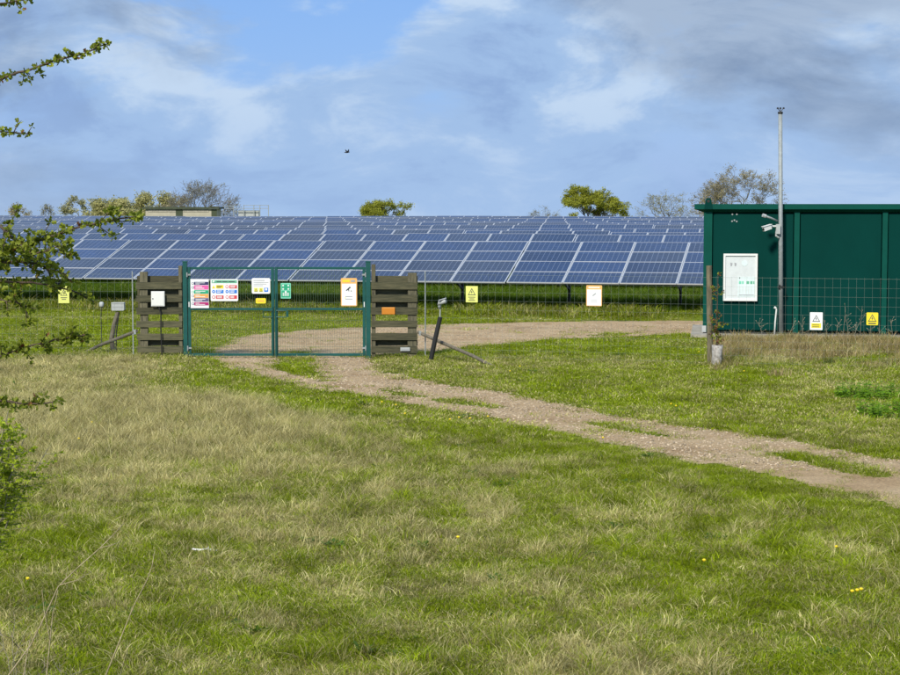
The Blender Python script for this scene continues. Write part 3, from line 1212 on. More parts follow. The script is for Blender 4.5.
mb = MB()
mb.box((CL / 2, CW / 2 + .035, (CZ0 + CZ1) / 2), (CL - .06, CW - .07, CZ1 - CZ0))
mb.build('wall', M['cab_green'], croot)
ribs = [(703, 711.5), (793.2, 798.6), (881.2, 886.4)]
for a, b in ribs:
    mb = MB()
    w = u_of(b) - u_of(a)
    mb.box(((u_of(a) + u_of(b)) / 2, -.005, (CZ0 + CZ1) / 2), (w, .09, CZ1 - CZ0 - .004))
    mb.build('rib', M['cab_rib'], croot)
step = u_of(883.8) - u_of(795.9)
for k in (1, 2):
    mb = MB()
    mb.box((u_of(883.8) + step * k, -.005, (CZ0 + CZ1) / 2), (.13, .09, CZ1 - CZ0 - .004))
    mb.build('rib', M['cab_rib'], croot)
# sheet-metal panels between the ribs, slightly recessed, with folded edges
edges = [u_of(711.5), u_of(793.2), u_of(798.6), u_of(881.2), u_of(886.4), u_of(883.8) + step - .065, u_of(883.8) + step + .065, u_of(883.8) + 2 * step - .065]
for k in range(0, 8, 2):
    a, b = edges[k], edges[k + 1]
    mb = MB()
    mb.box(((a + b) / 2, -.005, (CZ0 + CZ1) / 2), (b - a - .05, .012, CZ1 - CZ0 - .12))
    mb.build('wall_panel', M['cab_green'], croot)
# roof: fascia on all sides over a chamfered eave
zr0, zr1 = z_at(760, 209.2, -.16), z_at(760, 204, -.16)
mb = MB()
ov = .20
for (z0, o0), (z1, o1) in (((zr0, ov), (zr1, ov)), ((CZ1 - .02, .03), (zr0, ov))):
    lo = [(-o0 - (.04 if o0 > .1 else 0), -min(o0, .16)), (CL + o0, -min(o0, .16)), (CL + o0, CW + o0), (-o0 - (.04 if o0 > .1 else 0), CW + o0)]
    hi = [(-o1 - (.04 if o1 > .1 else 0), -min(o1, .16)), (CL + o1, -min(o1, .16)), (CL + o1, CW + o1), (-o1 - (.04 if o1 > .1 else 0), CW + o1)]
    mb.add([(*p, z0) for p in lo] + [(*p, z1) for p in hi], [(0, 1, 5, 4), (1, 2, 6, 5), (2, 3, 7, 6), (3, 0, 4, 7), (4, 5, 6, 7), (3, 2, 1, 0)])
mb.build('roof', M['cab_rib'], croot)
mb = MB()                                                # lifting lug at the corner
lu = (u_of(704) + u_of(711)) / 2
mb.prism([Vector((lu - .10, -.185, zr0)), Vector((lu + .10, -.185, zr0)), Vector((lu + .075, -.185, zr1 + .09)), Vector((lu + .04, -.185, zr1 + .15)), Vector((lu - .04, -.185, zr1 + .15)), Vector((lu - .075, -.185, zr1 + .09))], (0, .022, 0))
lug = mb.build('lifting_lug', M['cab_green'], croot)
mb = MB()
mb.tube([(lu, -.189, zr1 + .07), (lu, -.186, zr1 + .07)], .035, 10)
mb.build('eye', M['black'], lug)
mb = MB()
mb.box((CL / 2, -.02, CZ0 - .015), (CL, .10, .03))
mb.build('base_rail', M['dark_metal'], croot)
for px, py in ((731.4, 214.3), (735.8, 214.3), (731.2, 221.2), (735.8, 221.4), (733.5, 220.2)):
    mb = MB()
    mb.tube([(u_of(px), -.026, z_at(px, py)), (u_of(px), -.010, z_at(px, py))], .022, 8)
    mb.build('bolt', M['galv'], croot)
mb = MB()
mb.box((u_of(704.3), -.06, .21), (.10, .03, .16))
mb.build('base_plate', M['grey_box'], croot)


def con_pt(x, y, v=0.0):
    d = ray(x, y)
    c = Vector((0, 0, CAM_H))
    o = CON_O + CON_Y * v
    t = (o - c).dot(CON_Y) / d.dot(CON_Y)
    return c + d * t


# notice board
nb = Sign(722.6, 253.6, 756.6, 300.8, con_pt, 'white framed notice board with papers on container wall', 'board', 'notice board', rz=CON_RZ, thick=.04, name='notice_board', off=-.07)
for u0, v0, u1, v1 in ((0, 0, 1, .04), (0, .955, 1, 1), (0, .04, .06, .955), (.94, .04, 1, .955)):
    nb.rect(u0, v0, u1, v1, 'white', 'frame', 14)
nb.rect(.43, .09, .925, .51, 'paper', 'pinned_notice', 2)
for k, (a, b) in enumerate(((.46, .53), (.55, .60), (.68, .76), (.79, .86), (.88, .915))):
    nb.rect(a, .36, b, .42, 'mint' if k < 2 else 'header_green', 'notice_heading', 3)
nb.rect(.46, .12, .90, .135, 'print_grey', 'text_line', 3)
for k in range(5):
    nb.rect(.48 + .085 * k, .15, .50 + .085 * k, .31, 'board', 'text_line', 3)
for u in (.23, .35):
    nb.shape([(u - .02, .74), (u + .02, .74), (u + .035, .80), (u - .03, .81)], 'print_grey', 'small_card', 2)
nb.disc(.62, .80, .075, 'paper', 'round_seal', 2, 14)
nb.disc(.48, .49, .014, 'print_dark', 'pin', 5)

# mast with camera
pp = con_pt(781, 335.5, -.33)
pp.z = .10
mast = empty('camera_mast', pp, CON_RZ, 'tall thin galvanised mast before the green container', 'mast')
H_ = P(780.4, 112.5, pp.y).z - .1
tilt_x = P(780.4, 112.5, pp.y).x - pp.x
mb = MB()
mb.tube([(0, 0, 0), (tilt_x * .45, 0, H_ * .45), (tilt_x, 0, H_)], [.058, .054, .05], 14)
mb.build('shaft', M['galv'], mast, True)
mb = MB()
mb.tube([(tilt_x, 0, H_ - .03), (tilt_x, 0, H_ + .02)], .062, 12)
mb.build('cap', M['dark_metal'], mast, True)
mb = MB()
for dx in (-.06, .0, .07):
    mb.tube([(tilt_x, 0, H_ + .01), (tilt_x + dx, 0, H_ + .10), (tilt_x + dx * 1.3, 0, H_ + .115)], .008, 5)
    mb.tube([(tilt_x + dx * 1.1, 0, H_ + .085), (tilt_x + dx * 1.1, 0, H_ + .125)], [.028, .02], 7)
mb.build('bird_spike', M['black'], mast)
mb = MB()
mb.box((0, 0, .008), (.24, .24, .016))
mb.build('foot_plate', M['galv'], mast)
zb = P(777, 287, pp.y).z - .1
mb = MB()
mb.tube([(-.04, -.05, zb - .05), (-.09, -.06, zb), (-.04, -.05, zb + .05)], .022, 8)
mb.tube([(0, 0, zb - .03), (0, 0, zb + .03)], .068, 12)
mb.build('bracket', M['black'], mast)

cp = P(776, 228, pp.y - .09)
camr = empty('security_camera', cp, 0, 'white security camera with lamp arm on the mast', 'security camera')


def rel(x, y, dy=0.0):
    return P(x, y, pp.y - .09 + dy) - cp


mb = MB()
mb.box(rel(778, 229), (.10, .09, .24))
mb.build('mount', M['grey_box'], camr)
mb = MB()
mb.tube([rel(777.5, 226.3), rel(772, 226.3, -.05), rel(769.5, 227, -.07)], .022, 8)
mb.build('bracket_arm', M['white'], camr)
mb = MB()
a, b = rel(770.5, 226.8, -.08), rel(763.6, 229.3, -.18)
mb.beam(a, b, .085, .10)
h1 = mb.build('housing', M['white'], camr)
mb = MB()
mb.beam(a + Vector((.01, 0, .062)), b + Vector((-.03, -.02, .062)), .105, .012)
mb.build('sunshield', M['white'], h1)
mb = MB()
mb.tube([b + Vector((.0, 0, 0)), b + (b - a).normalized() * .012], .032, 10)
mb.build('lens', M['black'], h1)
mb = MB()
mb.tube([rel(777.5, 221), rel(771, 218, -.05), rel(764.5, 215.8, -.1)], [.024, .024, .03], 8)
mb.build('lamp_arm', M['galv'], camr, True)
mb = MB()
mb.tube([rel(765.8, 216.2, -.1), rel(762.6, 215.2, -.12)], .045, 8)
mb.build('lamp_head', M['grey_box'], camr)
mb = MB()
mb.tube([rel(776.5, 231), rel(776.2, 236), rel(778.5, 237.5, .02)], .026, 8)
mb.build('cable_loop', M['grey_box'], camr)

bp_ = con_pt(774.5, 335, -.28)
bp_.z = .10
cr = empty('conduit_pipe', bp_, 0, 'thin white conduit pipe standing left of the mast foot', 'pipe')
mb = MB()
q = lambda x, y: P(x, y, bp_.y) - bp_
mb.tube([(0, 0, 0), q(775.2, 322), q(776.4, 309.5), q(775.6, 307.6)], .02, 8)
mb.build('tube', M['white'], cr, True)
mb = MB()
mb.tube([q(775.9, 308.2), q(774.2, 307.2)], .03, 8)
mb.build('cap', M['white'], cr)


# ------------------------------------------------------------------ trees and shrubs
def branch_tree(seed, levels, n_limb, spread, droop=0.0, trunk=.28):
    """returns (list of branches [(pts, r0, r1)], list of tip points) in a unit-sized space"""
    rd = random.Random(seed)
    br, tips = [], []

    def grow(p, d, ln, r, lv):
        pts = [p.copy()]
        q = p.copy()
        dd = d.copy()
        n = 3
        for i in range(n):
            dd = (dd + Vector((rd.gauss(0, .16), rd.gauss(0, .16), rd.gauss(.03 - droop * lv, .12)))).normalized()
            q = q + dd * ln / n
            pts.append(q.copy())
        br.append((pts, r, r * .55, lv))
        if lv >= levels:
            tips.extend(pts[1:])
            return
        k = n_limb if lv < 2 else max(2, n_limb - 1)
        for j in range(k):
            t = rd.uniform(.35, 1.0)
            at = pts[1 + min(n - 1, int(t * n))] if t < 1 else pts[-1]
            ax = dd.cross(Vector((rd.gauss(0, 1), rd.gauss(0, 1), rd.gauss(0, 1)))).normalized()
            nd = (Matrix.Rotation(rd.uniform(.35, spread), 3, ax) @ dd)
            nd = (nd + Vector((0, 0, .10))).normalized()
            grow(at, nd, ln * rd.uniform(.62, .85), r * .52, lv + 1)
    # trunk
    base = Vector((0, 0, 0))
    top = Vector((rd.gauss(0, .02), rd.gauss(0, .02), trunk))
    br.append(([base, (base + top) / 2 + Vector((.01, 0, 0)), top], .035, .026, 0))
    for j in range(n_limb + 2):
        a = 2 * math.pi * (j + rd.random() * .6) / (n_limb + 2)
        el = rd.uniform(-.05, 1.35)
        grow(top - Vector((0, 0, rd.random() * trunk * .3)), Vector((math.cos(a) * math.cos(el), math.sin(a) * math.cos(el), math.sin(el))), .30, .017, 1)
    return br, tips


def far_tree(px, ytop, wpx, depth, label, leafmat, nleaf, leaf, levels=4, n_limb=4, spread=1.0, seed=1, twig=1.0, barkm='bark', name='broadleaf_tree', trunk=.28, pct=.015, group='trees beyond the solar field'):
    sc = F_PX / depth
    base = Vector(((px - 450) / sc, depth, 0))
    base.z = float(ground_z(base.x, depth))
    H = CAM_H + (HORIZON - ytop) / sc - base.z
    Wd = wpx / sc
    br, tips = branch_tree(seed, levels, n_limb, spread, trunk=trunk)
    allp = [p for b in br for p in b[0]]
    xs = sorted(p.x for p in allp); ys = sorted(p.y for p in allp); zs = [p.z for p in allp]
    zs.sort()
    nn = len(xs)
    lo, hi = int(nn * pct), int(nn * (1 - pct)) - 1
    x0, x1, y0, y1, z1 = xs[lo], xs[hi], ys[lo], ys[hi], zs[int(nn * (1 - pct * .5)) - 1]
    S = Vector((Wd / (x1 - x0), Wd / (y1 - y0), H / z1))
    off = Vector(((x0 + x1) / 2, (y0 + y1) / 2, 0))

    def tr(p):
        w = min(1, p.z / (trunk * .9))
        q = p - off * w
        return Vector((q.x * S.x, q.y * S.y, q.z * S.z))
    root = empty(name, base, 0, label, 'tree', group)
    k = H * 1.0
    mt, ml = MB(), MB()
    for pts, r0, r1, lv in br:
        pp_ = [tr(p) for p in pts]
        n = len(pp_)
        rr = [max(.03 * twig, (r0 + (r1 - r0) * i / (n - 1)) * k * (.9 if lv else 1)) * (twig if lv > 2 else 1) for i in range(n)]
        (mt if lv == 0 else ml).tube(pp_, rr, 7 if lv < 2 else 4 if lv < 3 else 3, cap=False)
    mt.build('trunk', M[barkm], root, True)
    lm = ml.build('limbs', M[barkm], root, True)
    if nleaf:
        rd = random.Random(seed + 50)
        crown = MB()
        T = [tr(t) for t in tips]
        for i in range(nleaf):
            c = rd.choice(T) + Vector((rd.gauss(0, 1), rd.gauss(0, 1), rd.gauss(0, .8))) * leaf * 1.9
            s_ = leaf * rd.uniform(.5, 1.2)
            u = Vector((rd.gauss(0, 1), rd.gauss(0, 1), rd.gauss(0, 1))).normalized()
            w = u.cross(Vector((rd.gauss(0, 1), rd.gauss(0, 1), rd.gauss(0, 1)))).normalized()
            crown.add([c - u * s_, c + w * s_ * .6, c + u * s_, c - w * s_ * .6], [(0, 1, 2, 3)])
        crown.build('crown', M[leafmat], root)
    return root


far_tree(594.5, 187.5, 62, 420, 'rounded yellow green oak standing beyond the solar panels', 'oak_leaf', 24000, .19, 4, 4, 1.0, 3, pct=.003, trunk=.12)
far_tree(385.5, 201, 46, 440, 'small yellow green tree top behind the panels mid field', 'oak_leaf', 12000, .19, 4, 4, 1.0, 8, pct=.003, trunk=.12)
far_tree(738.5, 173.5, 78, 400, 'wide budding oak rising behind the green container', 'bud_leaf', 12000, .15, 6, 4, 1.05, 21, .9, 'bare_twig', pct=.03)
far_tree(666, 195, 50, 460, 'thin pale bare tree left of the green container', 'pale_leaf', 2600, .15, 5, 4, 1.0, 15, .8, 'bare_twig', pct=.03)
far_tree(545, 209.5, 27, 520, 'faint low bare tree left of the rounded oak', 'pale_leaf', 800, .15, 5, 4, 1.0, 33, .8, 'bare_twig', pct=.05)
far_tree(205, 183, 62, 380, 'large bare grey tree behind the flat roofed cabin', 'pale_leaf', 900, .13, 6, 4, 1.0, 26, .85, 'bare_twig', pct=.03)
far_tree(175, 196, 36, 385, 'brownish bare bush left of the large bare tree', 'bud_leaf', 1500, .16, 5, 4, 1.0, 29, .8, 'bare_twig', pct=.03)
far_tree(156, 194, 34, 400, 'pale yellow spring tree above the cabin roof', 'gold_leaf', 6000, .22, 4, 4, 1.0, 17, barkm='bare_twig')
far_tree(116, 201, 66, 395, 'golden rounded hedge tree left of the cabin', 'gold_leaf', 14000, .26, 4, 4, 1.1, 41, trunk=.14)
far_tree(84, 198.5, 36, 410, 'pale thin tree at the left end of golden hedge', 'pale_leaf', 4500, .2, 5, 3, 1.0, 44, .8, 'bare_twig')
far_tree(21, 206, 17, 430, 'tiny brown tree far left on the skyline', 'bud_leaf', 1600, .2, 4, 3, 1.0, 47, .8, 'bare_twig')
far_tree(49, 205.5, 16, 470, 'tiny pale bare tree on the skyline behind hawthorn leaves', 'pale_leaf', 600, .16, 5, 4, 1.0, 53, .8, 'bare_twig', pct=.04)

# ------------------------------------------------------------------ cabin and substation behind the last row
cy = 232.0
root = empty('flat_roofed_cabin', (P(181, 210, cy).x, cy, 0), -TH * .3, 'pale cabin with dark flat roof on the skyline', 'building')
hw = (P(217, 210, cy).x - P(145, 210, cy).x) / 2
zt = P(181, 207.5, cy).z
mb = MB()
mb.box((0, 1.5, (zt - .2) / 2), (hw * 2, 3, zt - .2))
mb.build('wall', M['cabin_wall'], root)
mb = MB()
mb.box((0, 1.5, zt - .06), (hw * 2 + .7, 3.6, .26))
mb.build('roof', M['cabin_roof'], root)
for u, w in ((-.05, .9), (.93, .7)):
    mb = MB()
    mb.box((u * hw, -.02, (zt - .25) / 2), (w, .05, zt - .3))
    mb.build('door', M['cabin_roof'], root)
for u0, u1 in ((-.92, -.15), (.06, .78)):
    mb = MB()
    mb.box(((u0 + u1) / 2 * hw, -.02, zt - .45), ((u1 - u0) * hw, .04, .3))
    mb.build('louvre_panel', M['concrete'], root)

root = empty('substation_frame', (P(246, 210, 236).x, 236, 0), 0, 'grey steel substation frames on the skyline by the cabin', 'substation')
zt = P(246, 205, 236).z
hw = (P(268, 210, 236).x - P(223, 210, 236).x) / 2
for i, u in enumerate((-1, -.55, -.1, .35, .62, 1)):
    mb = MB()
    hz = zt * (.97 if i in (0, 1) else 1.0)
    mb.beam((u * hw, 0, 0), (u * hw, 0, hz), .09, .09)
    mb.build('post', M['galv'], root)
for z, u0, u1 in ((zt - .05, -.1, 1), (zt - .45, -1, 1), (zt - .8, -.55, .62), (zt - .15, -1, -.55)):
    mb = MB()
    mb.beam((u0 * hw, .06, z), (u1 * hw, .06, z), .07, .07)
    mb.build('rail', M['galv'], root)
mb = MB()
mb.box((.1 * hw, .9, (zt - .7) / 2), (hw * .9, 1.2, zt - .7))
mb.build('transformer', M['grey_box'], root)

# ------------------------------------------------------------------ bird
root = empty('bird', P(347, 152.5, 70), .5, 'small dark bird flying in the cloudy sky', 'bird')
mb = MB()
mb.tube([(-.12, 0, 0), (-.05, 0, .0), (.03, 0, .01), (.09, 0, .02), (.12, 0, .015)], [.006, .022, .028, .016, .004], 8)
mb.build('body', M['bird'], root, True)
for sg in (-1, 1):
    mb = MB()
    mb.prism([Vector((.05, sg * .02, .015)), Vector((.045, sg * .10, .07)), Vector((.0, sg * .17, .13)), Vector((-.02, sg * .10, .06)), Vector((-.03, sg * .02, .01))], (0, 0, .005))
    mb.build('wing', M['bird'], root)


# ------------------------------------------------------------------ hawthorn at the left edge
def leaf_shape(mb, c, u, w, s_, mi=0):
    """small lobed leaf, folded along the midrib"""
    n = u.cross(w) * s_ * .18
    mb.add([c, c + u * s_ * .35 + w * s_ * .42 + n, c + u * s_ * .55 + w * s_ * .22 + n * .5, c + u * s_ * .82 + w * s_ * .38 + n, c + u * s_ * 1.05,
            c + u * s_ * .82 - w * s_ * .38 + n, c + u * s_ * .55 - w * s_ * .22 + n * .5, c + u * s_ * .35 - w * s_ * .42 + n],
           [(0, 1, 2), (0, 2, 4), (2, 3, 4), (0, 4, 6), (0, 6, 7), (4, 5, 6)], mi)


def hawthorn():
    rd = random.Random(5)
    DEP = 7.2
    root = empty('hawthorn_tree', (-3.0, DEP + .3, 0), 0, 'leafy hawthorn reaching spiny branches in from the left edge', 'tree')
    B = root.location.copy()
    wood, leaves = MB(), MB()
    mt = MB()
    mt.tube([(0, 0, -.1), (.06, .02, 1.0), (-.03, 0, 2.2), (.05, 0, 3.3), (.0, 0, 4.3)], [.10, .085, .07, .05, .025], 9)
    mt.build('trunk', M['bark'], root, True)

    def cluster(c, d, k, sz):
        for j in range(k):
            v = Vector((rd.gauss(0, 1), rd.gauss(0, 1), rd.gauss(.15, 1))).normalized()
            u = (v + d * .35).normalized()
            w = u.cross(Vector((rd.gauss(0, 1), rd.gauss(0, 1), rd.gauss(0, 1)))).normalized()
            leaf_shape(leaves, c + u * .004, u, w, sz * rd.uniform(.5, 1.1), 1 if rd.random() < .02 else 0)

    def twig(p, d, ln, r, dens, sz):
        pts = [p]
        q = p.copy()
        dd = d.copy()
        n = max(2, int(ln / .03))
        for i in range(n):
            dd = (dd + Vector((rd.gauss(0, .18), rd.gauss(0, .18), rd.gauss(0, .18)))).normalized()
            q = q + dd * ln / n
            pts.append(q.copy())
            if rd.random() < dens:
                cluster(q, dd, rd.randint(3, 5), sz)
        cluster(q, dd, 5, sz)
        wood.tube([x for x in pts], [r * (1 - .6 * i / n) for i in range(n + 1)], 5, cap=False)

    def branch(pix, dep0, dep1, r0, dens, ntw, tl, sz=.024, start=0.0, down=0.0):
        n = len(pix)
        pts = [P(x, y, dep0 + (dep1 - dep0) * i / (n - 1)) - B for i, (x, y) in enumerate(pix)]
        # resample
        fine = []
        for i in range(n - 1):
            seg = (pts[i + 1] - pts[i]).length
            m = max(2, int(seg / .025))
            for j in range(m):
                fine.append(pts[i].lerp(pts[i + 1], j / m) + Vector((rd.gauss(0, .0022), rd.gauss(0, .003), rd.gauss(0, .0022))))
        fine.append(pts[-1])
        N_ = len(fine)
        conn = [Vector((.0, 0, max(.4, fine[0].z - .35))), (fine[0] + Vector((0, 0, max(.4, fine[0].z - .35)))) / 2 + Vector((0, 0, .05))]
        rr = [r0 * 1.8, r0 * 1.4] + [r0 * (1 - .78 * i / N_) + .0012 for i in range(N_)]
        wood.tube(conn + fine, rr, 6, cap=False)
        for i, p in enumerate(fine):
            if i / N_ < start:
                continue
            d = (fine[min(i + 1, N_ - 1)] - fine[max(i - 1, 0)]).normalized()
            if rd.random() < dens:
                cluster(p, d, rd.randint(6, 11), sz)
        for k in range(ntw):
            i = int(rd.uniform(max(start, .3), .98) * N_)
            d = (fine[min(i + 1, N_ - 1)] - fine[max(i - 1, 0)]).normalized()
            nd = (d + Vector((rd.gauss(0, .5), rd.gauss(0, .8), rd.gauss(-down, .7)))).normalized()
            twig(fine[i], nd, tl * rd.uniform(.5, 1.2), .0028, .75, sz)
        cluster(fine[-1], d, 6, sz * .8)

    branch([(-70, 118), (0, 79), (30, 69), (60, 60), (85, 53), (106, 44)], DEP, DEP, .007, .9, 9, .05, .023)
    branch([(-60, 142), (0, 131), (14, 132), (27, 134)], DEP, DEP + .1, .005, .95, 4, .04, .023)
    branch([(-60, 12), (0, 3), (16, 1), (29, -2)], DEP, DEP, .005, .9, 3, .04, .022)
    branch([(-90, 292), (-20, 262), (20, 248), (60, 233), (100, 222), (138, 216)], DEP, DEP - .1, .008, .85, 22, .085, .025, down=.1)
    branch([(-60, 290), (0, 262), (30, 262), (50, 270), (66, 274)], DEP + .1, DEP, .008, .85, 26, .12, .025)
    branch([(-60, 235), (0, 226), (15, 240), (34, 254), (62, 246)], DEP, DEP - .2, .007, .85, 18, .085, .025)
    branch([(-60, 300), (0, 281), (40, 283), (72, 291), (94, 302)], DEP, DEP + .1, .006, .6, 7, .05, .023, down=.3)
    branch([(-60, 322), (0, 300), (14, 302), (26, 306)], DEP, DEP, .006, .85, 10, .07, .024)
    branch([(-60, 385), (0, 356), (25, 347), (55, 340), (85, 335)], DEP, DEP, .006, 1.0, 20, .055, .024)
    branch([(-60, 396), (0, 401), (30, 404), (60, 401)], DEP, DEP, .006, .9, 9, .05, .023)
    wood.build('branches', M['twig'], root, True)
    tag(leaves.build('foliage', [M['haw_leaf'], M['haw_bud']], root), kind='stuff')


hawthorn()


def bright_shrub():
    rd = random.Random(9)
    DEP = 9.6
    base = Vector((P(-62, 500, DEP).x, DEP, 0))
    root = empty('bright_shrub', base, 0, 'bright yellow green shrub at the lower left edge', 'shrub')
    wood, leaves = MB(), MB()
    for k in range(34):
        tx, ty = rd.uniform(-34, 48), rd.uniform(406, 486)
        if tx > 20 and ty > 470:
            tx -= 26
        tip = P(tx, ty, DEP + rd.uniform(-.25, .25)) - base
        pts = [Vector((rd.gauss(0, .05), rd.gauss(0, .05), -.02))]
        for i in range(1, 9):
            t = i / 8
            pts.append(Vector((tip.x * t ** 1.5, tip.y * t, tip.z * t ** .8)) + Vector((rd.gauss(0, .012), rd.gauss(0, .012), 0)))
        wood.tube(pts, [.006 * (1 - .8 * i / 8) + .001 for i in range(9)], 5, cap=False)
        for i in range(7, 9):
            for q in range(12):
                a = pts[i].lerp(pts[i - 1], rd.random())
                e = a + Vector((rd.gauss(.03, .06), rd.gauss(0, .06), rd.gauss(.01, .02)))
                wood.tube([a, e], [.002, .001], 3, cap=False)
                for z in range(12):
                    c = a.lerp(e, rd.uniform(.3, 1))
                    u = Vector((rd.gauss(0, 1), rd.gauss(0, 1), rd.gauss(.3, 1))).normalized()
                    w = u.cross(Vector((rd.gauss(0, 1), rd.gauss(0, 1), rd.gauss(0, 1)))).normalized()
                    leaf_shape(leaves, c, u, w, rd.uniform(.009, .021))
    wood.build('stems', M['weed'], root, True)
    tag(leaves.build('foliage', M['shrub_leaf'], root), kind='stuff')


bright_shrub()


# sapling in its guard beside the wooden fence post
def sapling():
    rd = random.Random(3)
    b = G(716.5, 366)
    root = empty('young_sapling', b, 0, 'thin young sapling rising from the pale guard by container', 'sapling')
    q = lambda x, y, dy=0: P(x, y, b.y + dy) - b
    st, lv = MB(), MB()
    st.tube([(0, 0, -.05), q(716.5, 345), q(717, 320), q(717.5, 300), q(718, 275)], [.014, .013, .011, .008, .004], 6)
    for i in range(26):
        y = rd.uniform(276, 345) if i < 12 else rd.uniform(318, 345)
        a = q(717, y)
        e = a + Vector((rd.gauss(.03, .12), rd.gauss(0, .1), rd.uniform(.03, .16)))
        st.tube([a, e], [.005, .002], 4, cap=False)
        for k in range(16):
            c = a.lerp(e, rd.uniform(.3, 1.05))
            u = Vector((rd.gauss(0, 1), rd.gauss(0, 1), rd.gauss(0, 1))).normalized()
            w = u.cross(Vector((rd.gauss(0, 1), rd.gauss(0, 1), rd.gauss(0, 1)))).normalized()
            leaf_shape(lv, c + u * .01, u, w, rd.uniform(.025, .05), 1 if rd.random() < .45 else 0)
    st.build('stem', M['twig'], root, True)
    tag(lv.build('foliage', [M['haw_leaf'], M['haw_bud']], root), kind='stuff')
    g = empty('tree_guard', b, 0, 'pale mottled plastic tree guard by the wooden fence post', 'tree guard')
    mb = MB()
    n = 14
    z = P(717, 345, b.y).z
    ring = [(0, .105), (.15, .11), (z * .5, .10), (z, .115)]
    mb.v = [(r * math.cos(2 * math.pi * k / n) + .03 * zz, r * math.sin(2 * math.pi * k / n), zz) for zz, r in ring for k in range(n)] + \
           [((r - .006) * math.cos(2 * math.pi * k / n) + .03 * zz, (r - .006) * math.sin(2 * math.pi * k / n), zz) for zz, r in ring for k in range(n)]
    for j in range(3):
        for k in range(n):
            k2 = (k + 1) % n
            mb.f += [(j * n + k, j * n + k2, (j + 1) * n + k2, (j + 1) * n + k), ((j + 4) * n + k, (j + 5) * n + k, (j + 5) * n + k2, (j + 4) * n + k2)]
    for k in range(n):
        k2 = (k + 1) % n
        mb.f.append((3 * n + k, 3 * n + k2, 7 * n + k2, 7 * n + k))
    mb.m = [0] * len(mb.f)
    mb.build('sleeve', M['guard'], g, True)


sapling()


# dead stems in the near left corner
def dead_stem(paths, dep, label, r=.0055):
    x0, y0 = paths[0][0]
    base = P(x0, y0, dep)
    base.z = 0
    root = empty('dead_plant', base, 0, label, 'dead stem')
    for i, pth in enumerate(paths):
        mb = MB()
        pts = [P(x, y, dep + .05 * k) - base for k, (x, y) in enumerate(pth)]
        if i == 0:
            pts = [Vector((pts[0].x - .02, 0, -.05))] + pts
        rr = r if i == 0 else r * .6
        mb.tube(pts, [rr * (1 - .65 * k / (len(pts) - 1)) for k in range(len(pts))], 6)
        mb.build('stalk' if i == 0 else 'side_stalk', M['dead_stem'], root, True)


dead_stem([[(5, 680), (30, 646), (42, 622), (58, 587), (75, 570), (100, 548), (114, 534), (124, 523)], [(60, 585), (78, 580), (92, 571)], [(58, 587), (66, 578), (68, 566)], [(100, 548), (112, 545), (122, 541)]],
          11.7, 'long arching dead stalk with side shoots lower left')
dead_stem([[(46, 680), (50, 640), (53, 612), (58, 590)], [(50, 640), (44, 610), (42, 590)]], 11.75, 'short upright dead stalk meeting the long arching one', .0055)
dead_stem([[(103, 682), (118, 645), (134, 605), (147, 580), (152, 566), (155, 549)]], 11.6, 'straight slanting dead stalk right of the arching one', .0048)
dead_stem([[(22, 684), (27, 655), (30, 640)], [(27, 655), (18, 645)]], 11.6, 'pale stubby dead stalk in the bottom left corner', .006)
dead_stem([[(118, 684), (124, 660), (131, 640)]], 11.7, 'thin dead stalk between the slanting stalk and grass', .003)

rd_ = random.Random(77)
b = P(12, 640, 11.9)
b.z = 0
root = empty('dead_bramble', b, 0, 'tangle of thin dead brown twigs in the lower left corner', 'dead bramble')
for i in range(22):
    mb = MB()
    x0 = rd_.uniform(-30, 70)
    q0 = P(x0, 690, 11.9 + rd_.uniform(-.2, .3)) - b
    q0.z = -.03
    h = rd_.uniform(.15, .75) * (1 if x0 < 40 else .5)
    lx = rd_.gauss(.02, .12)
    pts = [q0]
    for k in range(1, 6):
        t = k / 5
        pts.append(q0 + Vector((lx * t * t + rd_.gauss(0, .012), rd_.gauss(0, .02), h * t * (1 - .25 * t))))
    mb.tube(pts, [.0032 * (1 - .7 * k / 5) for k in range(6)], 5, cap=False)
    for k in range(3):
        a = pts[rd_.randint(2, 4)]
        mb.tube([a, a + Vector((rd_.gauss(0, .05), rd_.gauss(0, .03), rd_.uniform(.02, .09)))], [.0018, .0008], 4, cap=False)
    mb.build('twig', M['weed'] if i % 3 else M['twig'], root)

# bleached stick in the grass
b = G(205, 551)
root = empty('bleached_stick', b, 0, 'short bleached white stick lying in the near grass', 'stick')
mb = MB()
mb.tube([P(192, 549, b.y - .1) - b, P(200, 550, b.y - .1) - b, P(206, 549.2, b.y - .12) - b, P(217, 550.4, b.y - .12) - b], [.008, .012, .011, .009], 7)
mb.build('shaft', M['sign_white'], root, True)
mb = MB()
mb.tube([P(206, 549.2, b.y - .12) - b, P(209, 547, b.y - .1) - b], [.008, .004], 6)
mb.build('stub', M['sign_white'], root)


# ------------------------------------------------------------------ grass, stones, flowers
PROTO = bpy.data.collections.new('plant_prototypes')      # never linked to the scene: only instanced by the stuff below


